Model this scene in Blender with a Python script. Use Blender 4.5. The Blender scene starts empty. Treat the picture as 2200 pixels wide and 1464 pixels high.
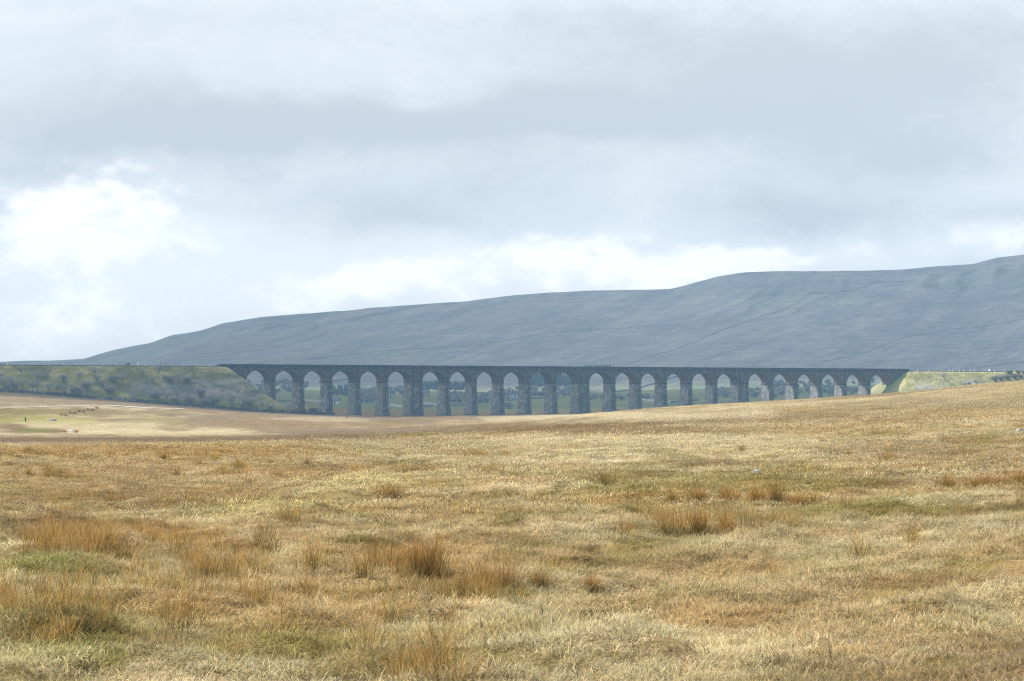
import bpy, math, random
import numpy as np
from mathutils import Vector

R = math.radians
random.seed(7)
rng = np.random.default_rng(11)
scene = bpy.context.scene
COL = scene.collection

# ---------------------------------------------------------------- camera
EYE = 1.7
FPX, HOR = 8000.0, 888.0            # focal length in photo pixels, horizon row
cam_d = bpy.data.cameras.new("camera")
cam = bpy.data.objects.new("camera", cam_d)
COL.objects.link(cam)
cam_d.sensor_width = 36.0
cam_d.lens = 36.0 * FPX / 2200.0
cam.location = (0, 0, EYE)
cam.rotation_euler = (R(90) + math.atan((HOR - 732.0) / FPX), 0, 0)
cam_d.clip_start = 0.5
cam_d.clip_end = 40000
cam_d.dof.use_dof = True
cam_d.dof.focus_distance = 62
cam_d.dof.aperture_fstop = 22.0
scene.camera = cam

# ---------------------------------------------------------------- render and exposure
scene.render.engine = 'CYCLES'
cy = scene.cycles
cy.max_bounces = 6
cy.diffuse_bounces = 3
cy.transmission_bounces = 4
cy.volume_bounces = 1
cy.use_adaptive_sampling = False
cy.filter_width = 1.15
cy.use_denoising = True
cy.denoiser = 'OPENIMAGEDENOISE'
cy.denoising_input_passes = 'RGB_ALBEDO_NORMAL'
cy.denoising_prefilter = 'NONE'
cy.sampling_pattern = "BLUE_NOISE"
cy.sample_clamp_indirect = 6
scene.view_settings.view_transform = 'Standard'
scene.view_settings.look = 'None'
scene.view_settings.exposure = 0.88
scene.view_settings.gamma = 1.0

# ---------------------------------------------------------------- sun
SUN_EL, SUN_AZ = R(46), R(-58)      # azimuth from +y, negative = to the left
sd = bpy.data.lights.new("sun", 'SUN')
sd.energy = 5.0
sd.angle = R(0.5)
sd.color = (1.0, 0.975, 0.94)
sun = bpy.data.objects.new("sun", sd)
COL.objects.link(sun)
SUNV = Vector((math.sin(SUN_AZ) * math.cos(SUN_EL), math.cos(SUN_AZ) * math.cos(SUN_EL), math.sin(SUN_EL)))
sun.rotation_euler = SUNV.to_track_quat('Z', 'Y').to_euler()
sun.location = (-200, 100, 400)

# ---------------------------------------------------------------- node helper
class NT:
    def __init__(s, tree):
        s.t = tree
    def n(s, typ, **kw):
        nd = s.t.nodes.new(typ)
        for k, v in kw.items():
            if k.startswith('i_'):
                nd.inputs[k[2:].replace('_', ' ')].default_value = v
            else:
                setattr(nd, k, v)
        return nd
    def l(s, a, b):
        s.t.links.new(a, b)
    def put(s, sock, v):
        if isinstance(v, (int, float, tuple, list)):
            sock.default_value = v
        else:
            s.l(v, sock)
    def m(s, op, a, b=None, c=None, clamp=False):
        nd = s.t.nodes.new('ShaderNodeMath')
        nd.operation = op
        nd.use_clamp = clamp
        for i, v in enumerate((a, b, c)):
            if v is not None:
                s.put(nd.inputs[i], v)
        return nd.outputs[0]
    def mix(s, f, a, b, blend='MIX'):
        nd = s.t.nodes.new('ShaderNodeMix')
        nd.data_type = 'RGBA'
        nd.blend_type = blend
        s.put(nd.inputs[0], f)
        s.put(nd.inputs[6], a)
        s.put(nd.inputs[7], b)
        return nd.outputs[2]
    def ramp(s, v, lo, hi):
        nd = s.t.nodes.new('ShaderNodeMapRange')
        nd.interpolation_type = 'SMOOTHSTEP'
        s.put(nd.inputs['Value'], v)
        nd.inputs['From Min'].default_value = lo
        nd.inputs['From Max'].default_value = hi
        return nd.outputs[0]

# ---------------------------------------------------------------- sky (world)
def c4(r, g, b):
    return (r, g, b, 1.0)

def lin(r, g, b):
    f = lambda c: (c / 255 / 12.92) if c <= 10 else ((c / 255 + 0.055) / 1.055) ** 2.4
    return (f(r), f(g), f(b))

def build_world():
    w = bpy.data.worlds.new("World")
    scene.world = w
    w.use_nodes = True
    t = w.node_tree
    t.nodes.clear()
    N = NT(t)
    out = N.n('ShaderNodeOutputWorld')
    bg = N.n('ShaderNodeBackground')
    bg.inputs['Strength'].default_value = 0.1
    N.l(bg.outputs[0], out.inputs[0])
    sky = N.n('ShaderNodeTexSky', sky_type='NISHITA', sun_disc=False)
    sky.sun_elevation = SUN_EL
    sky.sun_rotation = SUN_AZ
    sky.altitude = 300
    tc = N.n('ShaderNodeTexCoord')
    sep = N.n('ShaderNodeSeparateXYZ')
    N.l(tc.outputs['Generated'], sep.inputs[0])
    x, y, z = sep.outputs
    hyp = N.m('SQRT', N.m('ADD', N.m('MULTIPLY', x, x), N.m('MULTIPLY', y, y)))
    az = N.m('ARCTAN2', x, y)                       # radians, 0 = north (+y)
    el = N.m('ARCTAN2', z, hyp)
    # cloud map coordinates: hundredths of a radian east / up
    U = N.m('MULTIPLY', az, 100.0)
    V = N.m('MULTIPLY', el, 100.0)
    comb = N.n('ShaderNodeCombineXYZ')
    N.l(N.m('MULTIPLY', U, 0.55), comb.inputs[0])
    N.l(V, comb.inputs[1])
    def noise(scale, detail, rough, off=(0, 0, 0)):
        va = N.n('ShaderNodeVectorMath', operation='ADD')
        N.l(comb.outputs[0], va.inputs[0])
        va.inputs[1].default_value = off
        nd = N.n('ShaderNodeTexNoise')
        nd.inputs['Scale'].default_value = scale
        nd.inputs['Detail'].default_value = detail
        nd.inputs['Roughness'].default_value = rough
        N.l(va.outputs[0], nd.inputs['Vector'])
        return nd.outputs['Fac']
    nA = noise(0.35, 6, 0.55)
    nB = noise(0.35, 6, 0.55, (31, 17, 5))
    nC = noise(0.9, 7, 0.6, (3, 71, 9))
    nE = noise(2.4, 7, 0.62, (8, 4, 63))
    nD = noise(0.16, 5, 0.5, (13, 41, 2))
    wU = N.m('ADD', U, N.m('MULTIPLY', N.m('SUBTRACT', nA, 0.5), 7.0))
    wV = N.m('ADD', V, N.m('MULTIPLY', N.m('SUBTRACT', nB, 0.5), 3.0))
    def blob(u, v, ru, rv):
        cu = (u - 1100) / 80.0
        cv = (HOR - v) / 80.0
        a = N.m('MULTIPLY', N.m('SUBTRACT', wU, cu), 80.0 / ru)
        b = N.m('MULTIPLY', N.m('SUBTRACT', wV, cv), 80.0 / rv)
        q = N.m('ADD', N.m('MULTIPLY', a, a), N.m('MULTIPLY', b, b))
        return N.m('EXPONENT', N.m('MULTIPLY', q, -1.0))
    def total(lst):
        s = None
        for (u, v, ru, rv, amp) in lst:
            b = N.m('MULTIPLY', blob(u, v, ru, rv), amp)
            s = b if s is None else N.m('ADD', s, b)
        return s
    dark = total(DARK)
    bright = total(BRIGHT)
    # the cloud bank lies ahead; towards the sun the cloud is brightest, away from it dull and broken
    front = N.m('MULTIPLY', N.ramp(y, 0.85, 0.96), N.ramp(V, 26, 14))
    sunside = N.m('ADD', N.m('MULTIPLY', x, math.sin(SUN_AZ)), N.m('MULTIPLY', y, math.cos(SUN_AZ)))
    rest = N.ramp(nD, 0.40, 0.62)
    base = N.mix(N.ramp(nC, 0.35, 0.7), c4(*SKY_LO), c4(*SKY_HI))
    dk = N.m('ADD', dark, N.m('ADD', N.m('MULTIPLY', N.m('SUBTRACT', nC, 0.5), 0.6), N.m('MULTIPLY', N.m('SUBTRACT', nE, 0.5), 0.5)))
    c1 = N.mix(N.ramp(dk, 0.12, 0.95), base, c4(*SKY_DK))
    glow = total(GLOW)
    c1 = N.mix(N.ramp(N.m('ADD', glow, N.m('MULTIPLY', N.m('SUBTRACT', nC, 0.5), 0.4)), 0.1, 1.0), c1, c4(*SKY_GLOW))
    bt = N.m('ADD', bright, N.m('ADD', N.m('MULTIPLY', N.m('SUBTRACT', nC, 0.5), 1.2), N.m('MULTIPLY', N.m('SUBTRACT', nE, 0.5), 1.1)))
    c2 = N.mix(N.ramp(bt, 0.34, 1.0), c1, c4(*SKY_BR))
    low = N.ramp(V, 3.2, 0.5)
    c3 = N.mix(N.m('MULTIPLY', low, 0.0), c2, c4(*SKY_HI))
    dull = N.mix(rest, sky.outputs[0], c4(*SKY_BACK))
    back = N.mix(N.ramp(sunside, -.35, .75), dull, c4(*SKY_SUN))
    fin = N.mix(front, back, c3)
    N.l(fin, bg.inputs['Color'])

SKY_K = 0.645
def sk(r, g, b):
    return tuple(10 * SKY_K * c for c in lin(r, g, b))
SKY_LO = sk(219, 223, 226)
SKY_HI = sk(229, 231, 233)
SKY_DK = sk(196, 200, 204)
SKY_BR = sk(270, 264, 258)
SKY_BACK = (1.5, 1.75, 2.1)
SKY_SUN = (8.2, 8.6, 9.0)
DARK = [(2000, 60, 350, 110, .3), (1400, 110, 900, 150, .34), (150, 150, 330, 110, .3), (250, 300, 420, 100, .8), (800, 285, 480, 75, .75), (1250, 260, 350, 90, .75), (1800, 190, 420, 130, .65), (1900, 330, 320, 90, .6),
        (780, 470, 330, 62, .7), (1700, 450, 300, 50, .75), (1100, 400, 260, 50, .35), (1350, 60, 300, 60, .3), (500, 40, 500, 50, .25),
        (2150, 480, 140, 40, .4)]
BRIGHT = [(160, 470, 190, 95, 1.0), (330, 530, 180, 50, .5), (760, 610, 180, 45, .85), (1330, 545, 260, 50, .85),
          (1650, 545, 220, 40, .6), (2100, 530, 200, 40, .55), (120, 660, 420, 100, .55), (900, 590, 300, 40, .42), (1150, 560, 200, 50, .3), (520, 420, 260, 50, .35)]
GLOW = [(150, 640, 650, 150, .8), (900, 600, 500, 70, .65), (1500, 560, 600, 55, .7), (2200, 520, 300, 55, .5), (450, 480, 350, 90, .5), (1350, 450, 160, 100, .35)]
SKY_GLOW = sk(246, 245, 242)
build_world()

# ---------------------------------------------------------------- numpy noise
_perm = rng.random((256, 256))
def vnoise(x, y):
    x = np.asarray(x, float); y = np.asarray(y, float)
    xi = np.floor(x).astype(int); yi = np.floor(y).astype(int)
    fx = x - xi; fy = y - yi
    fx = fx * fx * fx * (fx * (fx * 6 - 15) + 10); fy = fy * fy * fy * (fy * (fy * 6 - 15) + 10)
    a = _perm[xi & 255, yi & 255]; b = _perm[(xi + 1) & 255, yi & 255]
    c = _perm[xi & 255, (yi + 1) & 255]; d = _perm[(xi + 1) & 255, (yi + 1) & 255]
    return (a * (1 - fx) + b * fx) * (1 - fy) + (c * (1 - fx) + d * fx) * fy
def fbm(x, y, o=4, off=0.0):
    s = 0.0; a = 0.5; t = 0.0
    for k in range(o):
        s = s + a * vnoise(x * 2 ** k + 17.3 * k + off, y * 2 ** k - 9.1 * k + off * 1.7); t += a; a *= 0.5
    return s / t
def sstep(x, a, b):
    t = np.clip((x - a) / (b - a), 0, 1)
    return t * t * (3 - 2 * t)

# ---------------------------------------------------------------- terrain
UC = np.array([-900, -400, 0, 300, 550, 800, 1100, 1400, 1650, 1900, 2200, 2600, 3100], float)
def flat(y):
    return HOR + EYE * FPX / y
ROWS = [
    (2, None, [0] * 13), (20, None, [0, 0, 0, 0, 0, 0, 0, 0, 0, 0.02, .03, .05, .06]),
    (45, None, [-.05, -.03, 0, 0, 0, 0, 0.02, .04, .06, .12, .2, .25, .3]),
    (80, [1064, 1062, 1060, 1060, 1058, 1056, 1052, 1046, 1040, 1032, 1020, 1010, 1000], None),
    (150, [987, 986, 985, 984, 980, 976, 970, 960, 950, 938, 925, 905, 890], None),
    (250, [964, 963, 963, 962, 957, 948, 935, 922, 910, 896, 880, 855, 830], None),
    (400, [963, 962, 961, 960, 957, 950, 933, 907, 891, 872, 848, 815, 780], None),
    (600, [958, 957, 956, 956, 953, 944, 923, 893, 875, 858, 827, 787, 740], None),
    (760, [953, 951, 950, 950, 947, 938, 910, 875, 862, 850, 817, 780, 735], None),
    (1000, [928, 930, 931, 932, 930, 923, 904, 882, 866, 848, 822, 785, 740], None),
    (1300, [888, 890, 893, 901, 909, 912, 903, 890, 878, 866, 845, 815, 780], None),
    (1550, [856, 858, 866, 880, 897, 905, 900, 892, 880, 869, 852, 830, 800], None),
    (1830, [818, 822, 837, 863, 883, 897, 895, 890, 881, 872, 862, 845, 825], None),
    (2020, [812, 818, 832, 858, 879, 896, 893, 886, 877, 868, 860, 845, 828], None),
    (2350, [815, 820, 828, 850, 868, 878, 884, 880, 870, 860, 850, 840, 828], None),
    (2800, [815, 820, 826, 840, 852, 858, 861, 858, 852, 846, 838, 830, 820], None),
    (3300, [808, 814, 820, 828, 836, 840, 842, 838, 832, 828, 820, 812, 800], None),
]
CU = np.array([-900, -300, 0, 180, 250, 320, 370, 440, 480, 560, 680, 800, 1000, 1050, 1180, 1330, 1440, 1540, 1600, 1700, 1850, 1980, 2090, 2140, 2200, 2500, 3100], float)
CV = np.array([784, 781, 779, 770, 748, 735, 715, 703, 690, 680, 673, 660, 651, 643, 630, 622, 616, 593, 583, 578, 577, 572, 565, 553, 547, 520, 490], float)
Y_CREST, Y_END = 5200.0, 6400.0
_gy = np.concatenate([np.exp(np.linspace(np.log(2), np.log(3300), 420)), np.linspace(3310, Y_END, 160)])
_gu = np.linspace(-900, 3100, 401)
_yr = np.array([r[0] for r in ROWS], float)
_zr = np.array([[EYE - (v - HOR) / FPX * r[0] for v in r[1]] if r[2] is None else r[2] for r in ROWS])
_T = np.zeros((len(_gy), len(_gu)))
_zu = np.array([np.interp(_gu, UC, row) for row in _zr])
_cv = np.interp(_gu, CU, CV)
for i, yy in enumerate(_gy):
    if yy <= 3300:
        k = min(max(np.searchsorted(_yr, yy) - 1, 0), len(_yr) - 2)
        f = (np.log(yy) - np.log(_yr[k])) / (np.log(_yr[k + 1]) - np.log(_yr[k])) if yy < 700 else (yy - _yr[k]) / (_yr[k + 1] - _yr[k])
        _T[i] = _zu[k] * (1 - f) + _zu[k + 1] * f
    else:
        v0 = HOR - (_zu[-1] - EYE) * FPX / 3300
        if yy <= Y_CREST:
            t = (yy - 3300) / (Y_CREST - 3300)
            g = 0.55 * t ** 1.35 + 0.45 * t ** 0.8
            v = v0 + (_cv - v0) * g
            _T[i] = EYE - (v - HOR) / FPX * yy
        else:
            zc = EYE - (_cv - HOR) / FPX * Y_CREST
            t = (yy - Y_CREST) / (Y_END - Y_CREST)
            _T[i] = zc * (1 - 0.5 * t ** 1.5) - 4 * t
def _blur(A, r, ax):
    k = np.exp(-0.5 * (np.arange(-3 * r, 3 * r + 1) / r) ** 2); k /= k.sum()
    P = np.pad(A, [(3 * r, 3 * r) if a == ax else (0, 0) for a in (0, 1)], mode='edge')
    out = np.zeros_like(A)
    for j, w in enumerate(k):
        out += w * (P[j:j + A.shape[0]] if ax == 0 else P[:, j:j + A.shape[1]])
    return out
_low = _gy < 3300
_B = _blur(_T[_low], 5, 0)
_B = _blur(_B, 6, 1)
_w = sstep(_gy[_low], 3000, 3250)[:, None]
_T[_low] = _B * (1 - _w) + _T[_low] * _w
_T[~_low] = _blur(_T, 3, 0)[~_low] * 0.5 + _T[~_low] * 0.5

GX = np.array([-9.2, -6.9, -6.1, -6.0, -5.8, -4.5, -1.5]); GY = np.array([52, 61, 66, 75, 86, 99, 121], float)
def gully_d(x, y):
    return np.minimum(y - 61.5 - (fbm(x / 2.2, y / 9., 2, 6.) - .5) * 5, np.interp(y, GY, GX) + .8 - x)
def ground(x, y):
    x = np.asarray(x, float); y = np.maximum(np.asarray(y, float), 2.0)
    u = np.clip(1100 + FPX * x / y, -900, 3099.9)
    iu = (u + 900) / 10.0
    ju = np.clip(iu.astype(int), 0, 399); fu = iu - ju
    iy = np.interp(y, _gy, np.arange(len(_gy)))
    jy = np.clip(iy.astype(int), 0, len(_gy) - 2); fy = iy - jy
    z = (_T[jy, ju] * (1 - fu) + _T[jy, ju + 1] * fu) * (1 - fy) + (_T[jy + 1, ju] * (1 - fu) + _T[jy + 1, ju + 1] * fu) * fy
    # small relief
    z = z + (fbm(x / 3.1, y / 3.1, 3) - 0.5) * 0.22 * sstep(y, 6, 20)
    z = z + (sstep(fbm(x / .8, y / .9, 1, 21.), .42, .75) * .11 + (fbm(x / 1.6, y / 1.9, 2, 25.) - .5) * .30) * sstep(y, 6, 20) * (1 - .8 * sstep(y, 110, 300))
    z = z + (fbm(x / 14., y / 20., 3, 5.) - 0.5) * 0.28 * sstep(y, 30, 120) + (fbm(x / 45., y / 70., 3, 9.) - 0.5) * (0.22 + .33 * sstep(x / y, .0, .04)) * sstep(y, 120, 350)
    z = z + (fbm(x / 110., y / 160., 4, 3.) - 0.5) * 2.4 * sstep(y, 850, 1200) * (1 - sstep(y, 1650, 1850))
    hill = sstep(y, 3250, 3600)
    z = z + hill * (fbm((x + 0.25 * y) / 260., (y - 0.5 * x) / 700., 5, 2.) - 0.5) * 16
    z = z + (fbm(x / 24., y / 32., 2, 29.) - .5) * .75 * sstep(y, 85, 130) * (1 - sstep(y, 320, 520))
    z = z + (fbm(x / 10., y / 15., 2, 19.) - .5) * .5 * sstep(y, 75, 110) * (1 - sstep(y, 300, 420))
    z = z + 3.2 * np.exp(-((x + 72) / 34) ** 2 - ((y - 1120) / 110) ** 2) + 1.8 * np.exp(-((x + 30) / 26) ** 2 - ((y - 1330) / 90) ** 2)
    # lip of the shallow gully at the left: the ground beyond and to the left of it lies lower
    d = gully_d(x, y)
    gl = sstep(d, 0, 1.6) * (1 - sstep(y, 84, 132)) * sstep(y, 50, 60) * sstep(x, -26, -13)
    return z - 0.8 * gl

# viaduct frame: s along the line (to the right and away), n towards the camera
VA = R(28.97)
VD = np.array([math.cos(VA), math.sin(VA)]); VN = np.array([math.sin(VA), -math.cos(VA)])
VO = np.array([-137.19, 1923.9]); VW = 8.1
def sn_xy(s, n):
    return VO[0] + VD[0] * s + VN[0] * n, VO[1] + VD[1] * s + VN[1] * n
Z_RAIL = 25.45
def bank_height(s, n):
    """Railway embankment: flat top, 1:1.45 slopes and a round end, at both ends of the viaduct."""
    nn = n + VW / 2
    out = np.full(np.shape(s), -99.0)
    for lo, hi in ((-420, -11.5), (414.0, 900)):
        ds = np.maximum(np.maximum(lo - s, s - hi), 0)
        dn = np.maximum(np.abs(nn) - 5.6, 0)
        d = np.sqrt(ds * ds + dn * dn)
        rough = (fbm(s / 9., n / 9. + 50, 4) - 0.5) * 2.4 * sstep(d, 0.5, 7)
        out = np.maximum(out, Z_RAIL - d / 1.42 + rough)
    return out
def surf(x, y):
    dx = np.asarray(x) - VO[0]; dy = np.asarray(y) - VO[1]
    s = dx * VD[0] + dy * VD[1]; n = dx * VN[0] + dy * VN[1]
    return np.maximum(ground(x, y), np.where(np.abs(n + 4) < 80, bank_height(s, n), -99.))
def to_uv(x, y, z):
    return 1100 + FPX * x / y, HOR - (z - EYE) * FPX / y
_ys_near = np.exp(np.linspace(np.log(14), np.log(1500), 5000))
_ys_far = np.arange(1500.5, 5300, 0.5)
def hit(u, v, ymin=14., f=ground):
    """First point of the terrain that the sight line (u, v) meets beyond ymin."""
    ys = np.concatenate([_ys_near, _ys_far]); ys = ys[ys > ymin]
    xs = (u - 1100) / FPX * ys
    vv = HOR - (f(xs, ys) - EYE) * FPX / ys
    k = int(np.argmax(vv <= v))
    if vv[k] > v:
        k = int(np.argmin(np.abs(vv - v)))
    return float(xs[k]), float(ys[k]), float(f(xs[k:k + 1], ys[k:k + 1])[0])

# ---------------------------------------------------------------- colours of the moor (albedo; shade and haze painted into some)
STRAW = np.array([.56, .48, .30]); PALE = np.array([.70, .62, .43]); TAN = np.array([.46, .33, .165])
RUST = np.array([.47, .33, .155]); BROWN = np.array([.31, .22, .125]); OLIVE = np.array([.29, .245, .075]); GREEN = np.array([.26, .26, .08])
MOSS = np.array([.15, .145, .03]); HAZY_MEADOW = np.array([.26, .33, .20]); HAZY_HEATH = np.array([.255, .27, .305]); DUN = np.array([.40, .325, .215])  # hill heath carries haze blue, valley fields are paled and greyed as if hazy
PATCH = [  # u, v, ru, rv, colour, strength
    (250, 1010, 700, 45, RUST, .5), (250, 968, 600, 14, RUST, .75), (150, 946, 500, 5, BROWN, .9), (700, 946, 350, 8, BROWN, .85),
    (1150, 925, 420, 13, BROWN, .8), (1600, 898, 350, 14, BROWN, .55), (2050, 975, 420, 22, BROWN, .55), (2100, 870, 350, 16, DUN, .6),
    (400, 1062, 330, 14, BROWN, .55), (800, 1010, 300, 10, RUST, .5), (1350, 895, 320, 13, PALE, .8), (1000, 955, 500, 8, STRAW, .5), (1500, 950, 500, 12, PALE, .45),
    (900, 932, 40, 5, GREEN, .9), (60, 927, 60, 6, GREEN, .8), (30, 895, 90, 14, OLIVE, .6), (400, 942, 110, 3, GREEN, .6), (850, 908, 45, 3, GREEN, .7),
    (130, 884, 190, 8, OLIVE, .75), (60, 905, 130, 14, np.array([.46, .44, .17]), .8), (330, 905, 120, 8, np.array([.44, .42, .17]), .45), (700, 936, 200, 3, OLIVE, .5), (300, 920, 300, 12, PALE, .75), (80, 858, 300, 14, DUN, .7), (600, 903, 300, 20, np.array([.36, .28, .185]), .85), (240, 885, 200, 6, np.array([.36, .28, .185]), .4), (800, 926, 260, 6, np.array([.34, .27, .19]), .7), (340, 1092, 130, 9, BROWN, .8), (330, 930, 300, 7, PALE, .85), (120, 912, 160, 9, PALE, .5), (700, 902, 120, 5, PALE, .5),  # brown-grey and pale patches paint shading onto the mid-left mounds
    (1650, 1040, 260, 25, OLIVE, .55), (1900, 1095, 230, 18, OLIVE, .75), (1980, 1085, 120, 12, GREEN, .4), (1350, 1020, 250, 14, OLIVE, .4), (480, 1090, 150, 8, GREEN, .45),
    (1300, 1060, 300, 12, OLIVE, .35), (1070, 1127, 30, 8, MOSS, .9), (1040, 1277, 75, 16, MOSS, .9), (1100, 1268, 30, 9, MOSS, .8), (1500, 1260, 400, 60, STRAW, .4),
    (300, 1170, 300, 45, RUST, .6), (130, 1215, 110, 18, GREEN, .7), (600, 1300, 420, 70, RUST, .55), (120, 1310, 230, 70, OLIVE, .6), (130, 1390, 140, 40, GREEN, .55),
    (620, 1370, 200, 40, OLIVE, .5), (880, 1200, 180, 40, RUST, .6), (1900, 1350, 300, 80, TAN, .45), (700, 1090, 300, 20, TAN, .4), (1750, 1180, 400, 30, STRAW, .4), (2050, 1210, 120, 12, OLIVE, .5),
    (1250, 1220, 120, 14, OLIVE, .4), (300, 1440, 400, 25, STRAW, .5), (860, 1420, 160, 40, RUST, .45),
]
def moor_rgb(x, y, z):
    x = np.asarray(x, float); y = np.asarray(y, float)
    u, v = to_uv(x, y, z)
    a = fbm(x / 1.7, y / 2.2, 4, 1.); b = fbm(x / 7., y / 11., 4, 2.); c = fbm(x / 28., y / 60., 4, 3.)
    k = lambda w: w[:, None]
    col = STRAW + k(sstep(b, .5, .75)) * (TAN - STRAW)
    col = col + k(sstep(c, .45, .7) * .7) * (PALE - col)
    col = col + k(sstep(1 - a, .5, .68) * .6 * (1 - sstep(y, 150, 500))) * (OLIVE - col)
    col = col + k(sstep(a, .56, .75) * .55) * (RUST * 1.05 - col)
    col = col + k(sstep(fbm(x / 3., y / 5., 4, 8.), .58, .7) * .7) * (BROWN - col)
    near = 1 - sstep(y, 90, 260)
    col = col + k(sstep(fbm(x / .55, y / .7, 2, 51.), .6, .78) * .75 * near) * (np.array([.23, .19, .07]) - col)
    col = col + k(sstep(fbm(x / .9, y / 1.1, 2, 53.), .6, .75) * .5 * near) * (PALE - col)
    mid = sstep(y, 540, 720) * (1 - sstep(y, 1900, 2000))
    f1 = fbm(x / 40., y / 110., 4, 61.); f2 = fbm(x / 22., y / 60., 4, 63.); f3 = fbm(x / 5., y / 30., 3, 65.)  # brown by f1 and f3 paints darker shade sides onto the slopes
    col = col + k(mid * sstep(f1, .42, .62) * .9) * (np.array([.31, .235, .15]) - col)
    col = col + k(mid * sstep(f2, .5, .72) * .45) * (PALE - col)
    col = col + k(mid * sstep(f3, .5, .7) * .55) * (np.array([.27, .20, .12]) - col)
    strip = mid * np.exp(-((v - np.interp(u, [0, 200, 430, 720], [858, 864, 879, 899])) / 6.) ** 2)
    col = col + k(np.clip(strip * .75, 0, 1)) * (np.array([.33, .25, .175]) - col)
    wu = (fbm(u / 90., v / 22., 4, 4.) - .5); wv = (fbm(u / 90., v / 22., 4, 6.) - .5)
    gr = .65 + .7 * fbm(x / 2.5, y / 4., 3, 7.)
    for (pu, pv, ru, rv, pc, st) in PATCH:
        q = ((u - pu) / ru + wu * 1.5) ** 2 + ((v - pv) / rv + wv * 1.8) ** 2
        m = (1 - sstep(q, .35, 1.25)) * st * gr
        col = col + k(np.clip(m, 0, 1)) * (pc - col)
    # the valley behind the viaduct: rough ground, then green enclosed fields, then open fell
    far = sstep(y, 2180, 2330) * (1 - sstep(y + (fbm(x / 200., y / 200., 3) - .5) * 300, 3250, 3500))
    fld = fbm(x / 120., y / 170., 2, 12.)
    fc = HAZY_MEADOW * (0.85 + .5 * k(fld)) + k(sstep(fld, .6, .66)) * (np.array([.33, .34, .20]) - HAZY_MEADOW)
    col = col + k(far) * (fc - col)
    rough = sstep(y, 1900, 1990) * (1 - sstep(y, 2200, 2320)) * .6
    col = col + k(rough) * (np.array([.30, .23, .10]) - col)
    hl = sstep(y, 3250, 3500)
    al, ac = x * .24 + y * .97, x * .97 - y * .24           # along and across the run of the becks and tracks
    st = fbm(al / 260., ac / 24., 5, 14.); st2 = fbm(al / 90., ac / 9., 4, 15.); big = fbm(x / 170., y / 500., 4, 22.)
    hc = HAZY_HEATH + k(sstep(st, .42, .62) * .8) * (np.array([.335, .33, .325]) - HAZY_HEATH)
    hc = hc + k(sstep(st2, .54, .72) * .35) * (np.array([.43, .405, .38]) - hc)
    hc = hc + k(sstep(1 - st2, .55, .74) * .35) * (np.array([.20, .205, .22]) - hc)
    hc = hc + k(sstep(big, .48, .66) * .35) * (np.array([.27, .31, .26]) - hc)
    hc = hc + k(sstep(1 - big, .48, .66) * .4) * (np.array([.235, .235, .26]) - hc)
    gul = 1 - np.abs(2 * fbm(ac / 75. + .6 * fbm(al / 200., ac / 200., 2, 5.), al / 1100., 3, 16.) - 1)
    hc = hc * k(1 - .3 * sstep(gul, .93, .99) * sstep(big, .4, .6))
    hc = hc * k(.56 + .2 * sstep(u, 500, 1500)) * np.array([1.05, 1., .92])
    scarp = np.exp(-((u - 1700) / 200) ** 2 - ((v - 612) / 22) ** 2)
    hc = hc + k(np.clip(scarp * .9 * fbm(u / 12., v / 40., 3), 0, 1)) * (np.array([.15, .16, .18]) - hc)
    col = col + k(hl) * (hc - col)
    gd = gully_d(x, y) + (b - .5) * 4
    gm = sstep(gd, -.2, 1.5) * (1 - sstep(y, 80, 140)) * sstep(y, 50, 60)
    col = col + k(np.clip(gm * (.35 + .7 * a), 0, .85)) * (np.array([.33, .235, .115]) - col)
    lm = np.exp(-((gd + 1.2) / 1.1) ** 2) * (1 - sstep(y, 90, 120)) * sstep(y, 48, 56)
    col = col + k(lm * .55) * (np.array([.62, .56, .30]) - col)
    band = np.exp(-((v - np.interp(u, [0, 800, 1100, 1500, 2200], [946, 943, 928, 908, 880])) / np.interp(u, [0, 900, 1400], [8, 9, 7.])) ** 2) * (1 - sstep(u, 1500, 1800)) * (1 - sstep(y, 1300, 1500)) * sstep(y, 200, 300)
    col = col + k(np.clip(band * (.55 + .7 * fbm(u / 60., v / 5., 3, 92.)), 0, .95)) * (np.array([.26, .185, .11]) - col)
    return np.clip(col, .01, .9)

# ---------------------------------------------------------------- object helpers
def tag(o, label=None, cat=None, group=None, kind=None):
    for k, v in (('label', label), ('category', cat), ('group', group), ('kind', kind)):
        if v:
            o[k] = v
    return o

def empty(name, loc, rz=0.0):
    o = bpy.data.objects.new(name, None)
    COL.objects.link(o)
    o.location = loc
    o.rotation_euler = (0, 0, rz)
    o.empty_display_size = 0.5
    return o

def mesh_data(name, V, Fs, mat=None, smooth=False, attrs=None):
    me = bpy.data.meshes.new(name)
    V = np.asarray(V, dtype=np.float32).reshape(-1, 3)
    if isinstance(Fs, np.ndarray):
        n, k = Fs.shape
        me.vertices.add(len(V)); me.vertices.foreach_set('co', V.ravel())
        me.loops.add(n * k); me.loops.foreach_set('vertex_index', Fs.astype(np.int32).ravel())
        me.polygons.add(n); me.polygons.foreach_set('loop_start', np.arange(0, n * k, k, dtype=np.int32))
        me.update(calc_edges=True)
    else:
        me.from_pydata([tuple(map(float, v)) for v in V], [], [tuple(map(int, f)) for f in Fs])
        me.update()
    if mat:
        me.materials.append(mat)
    if smooth:
        me.polygons.foreach_set('use_smooth', np.ones(len(me.polygons), dtype=bool))
    for an, arr in (attrs or {}).items():
        at = me.attributes.new(an, 'FLOAT_COLOR', 'POINT')
        at.data.foreach_set('color', np.c_[arr, np.ones(len(arr))].astype(np.float32).ravel())
    return me

def link(name, me, parent=None, link_to=None):
    o = bpy.data.objects.new(name, me)
    (link_to or COL).objects.link(o)
    if parent:
        o.parent = parent
    return o

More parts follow.
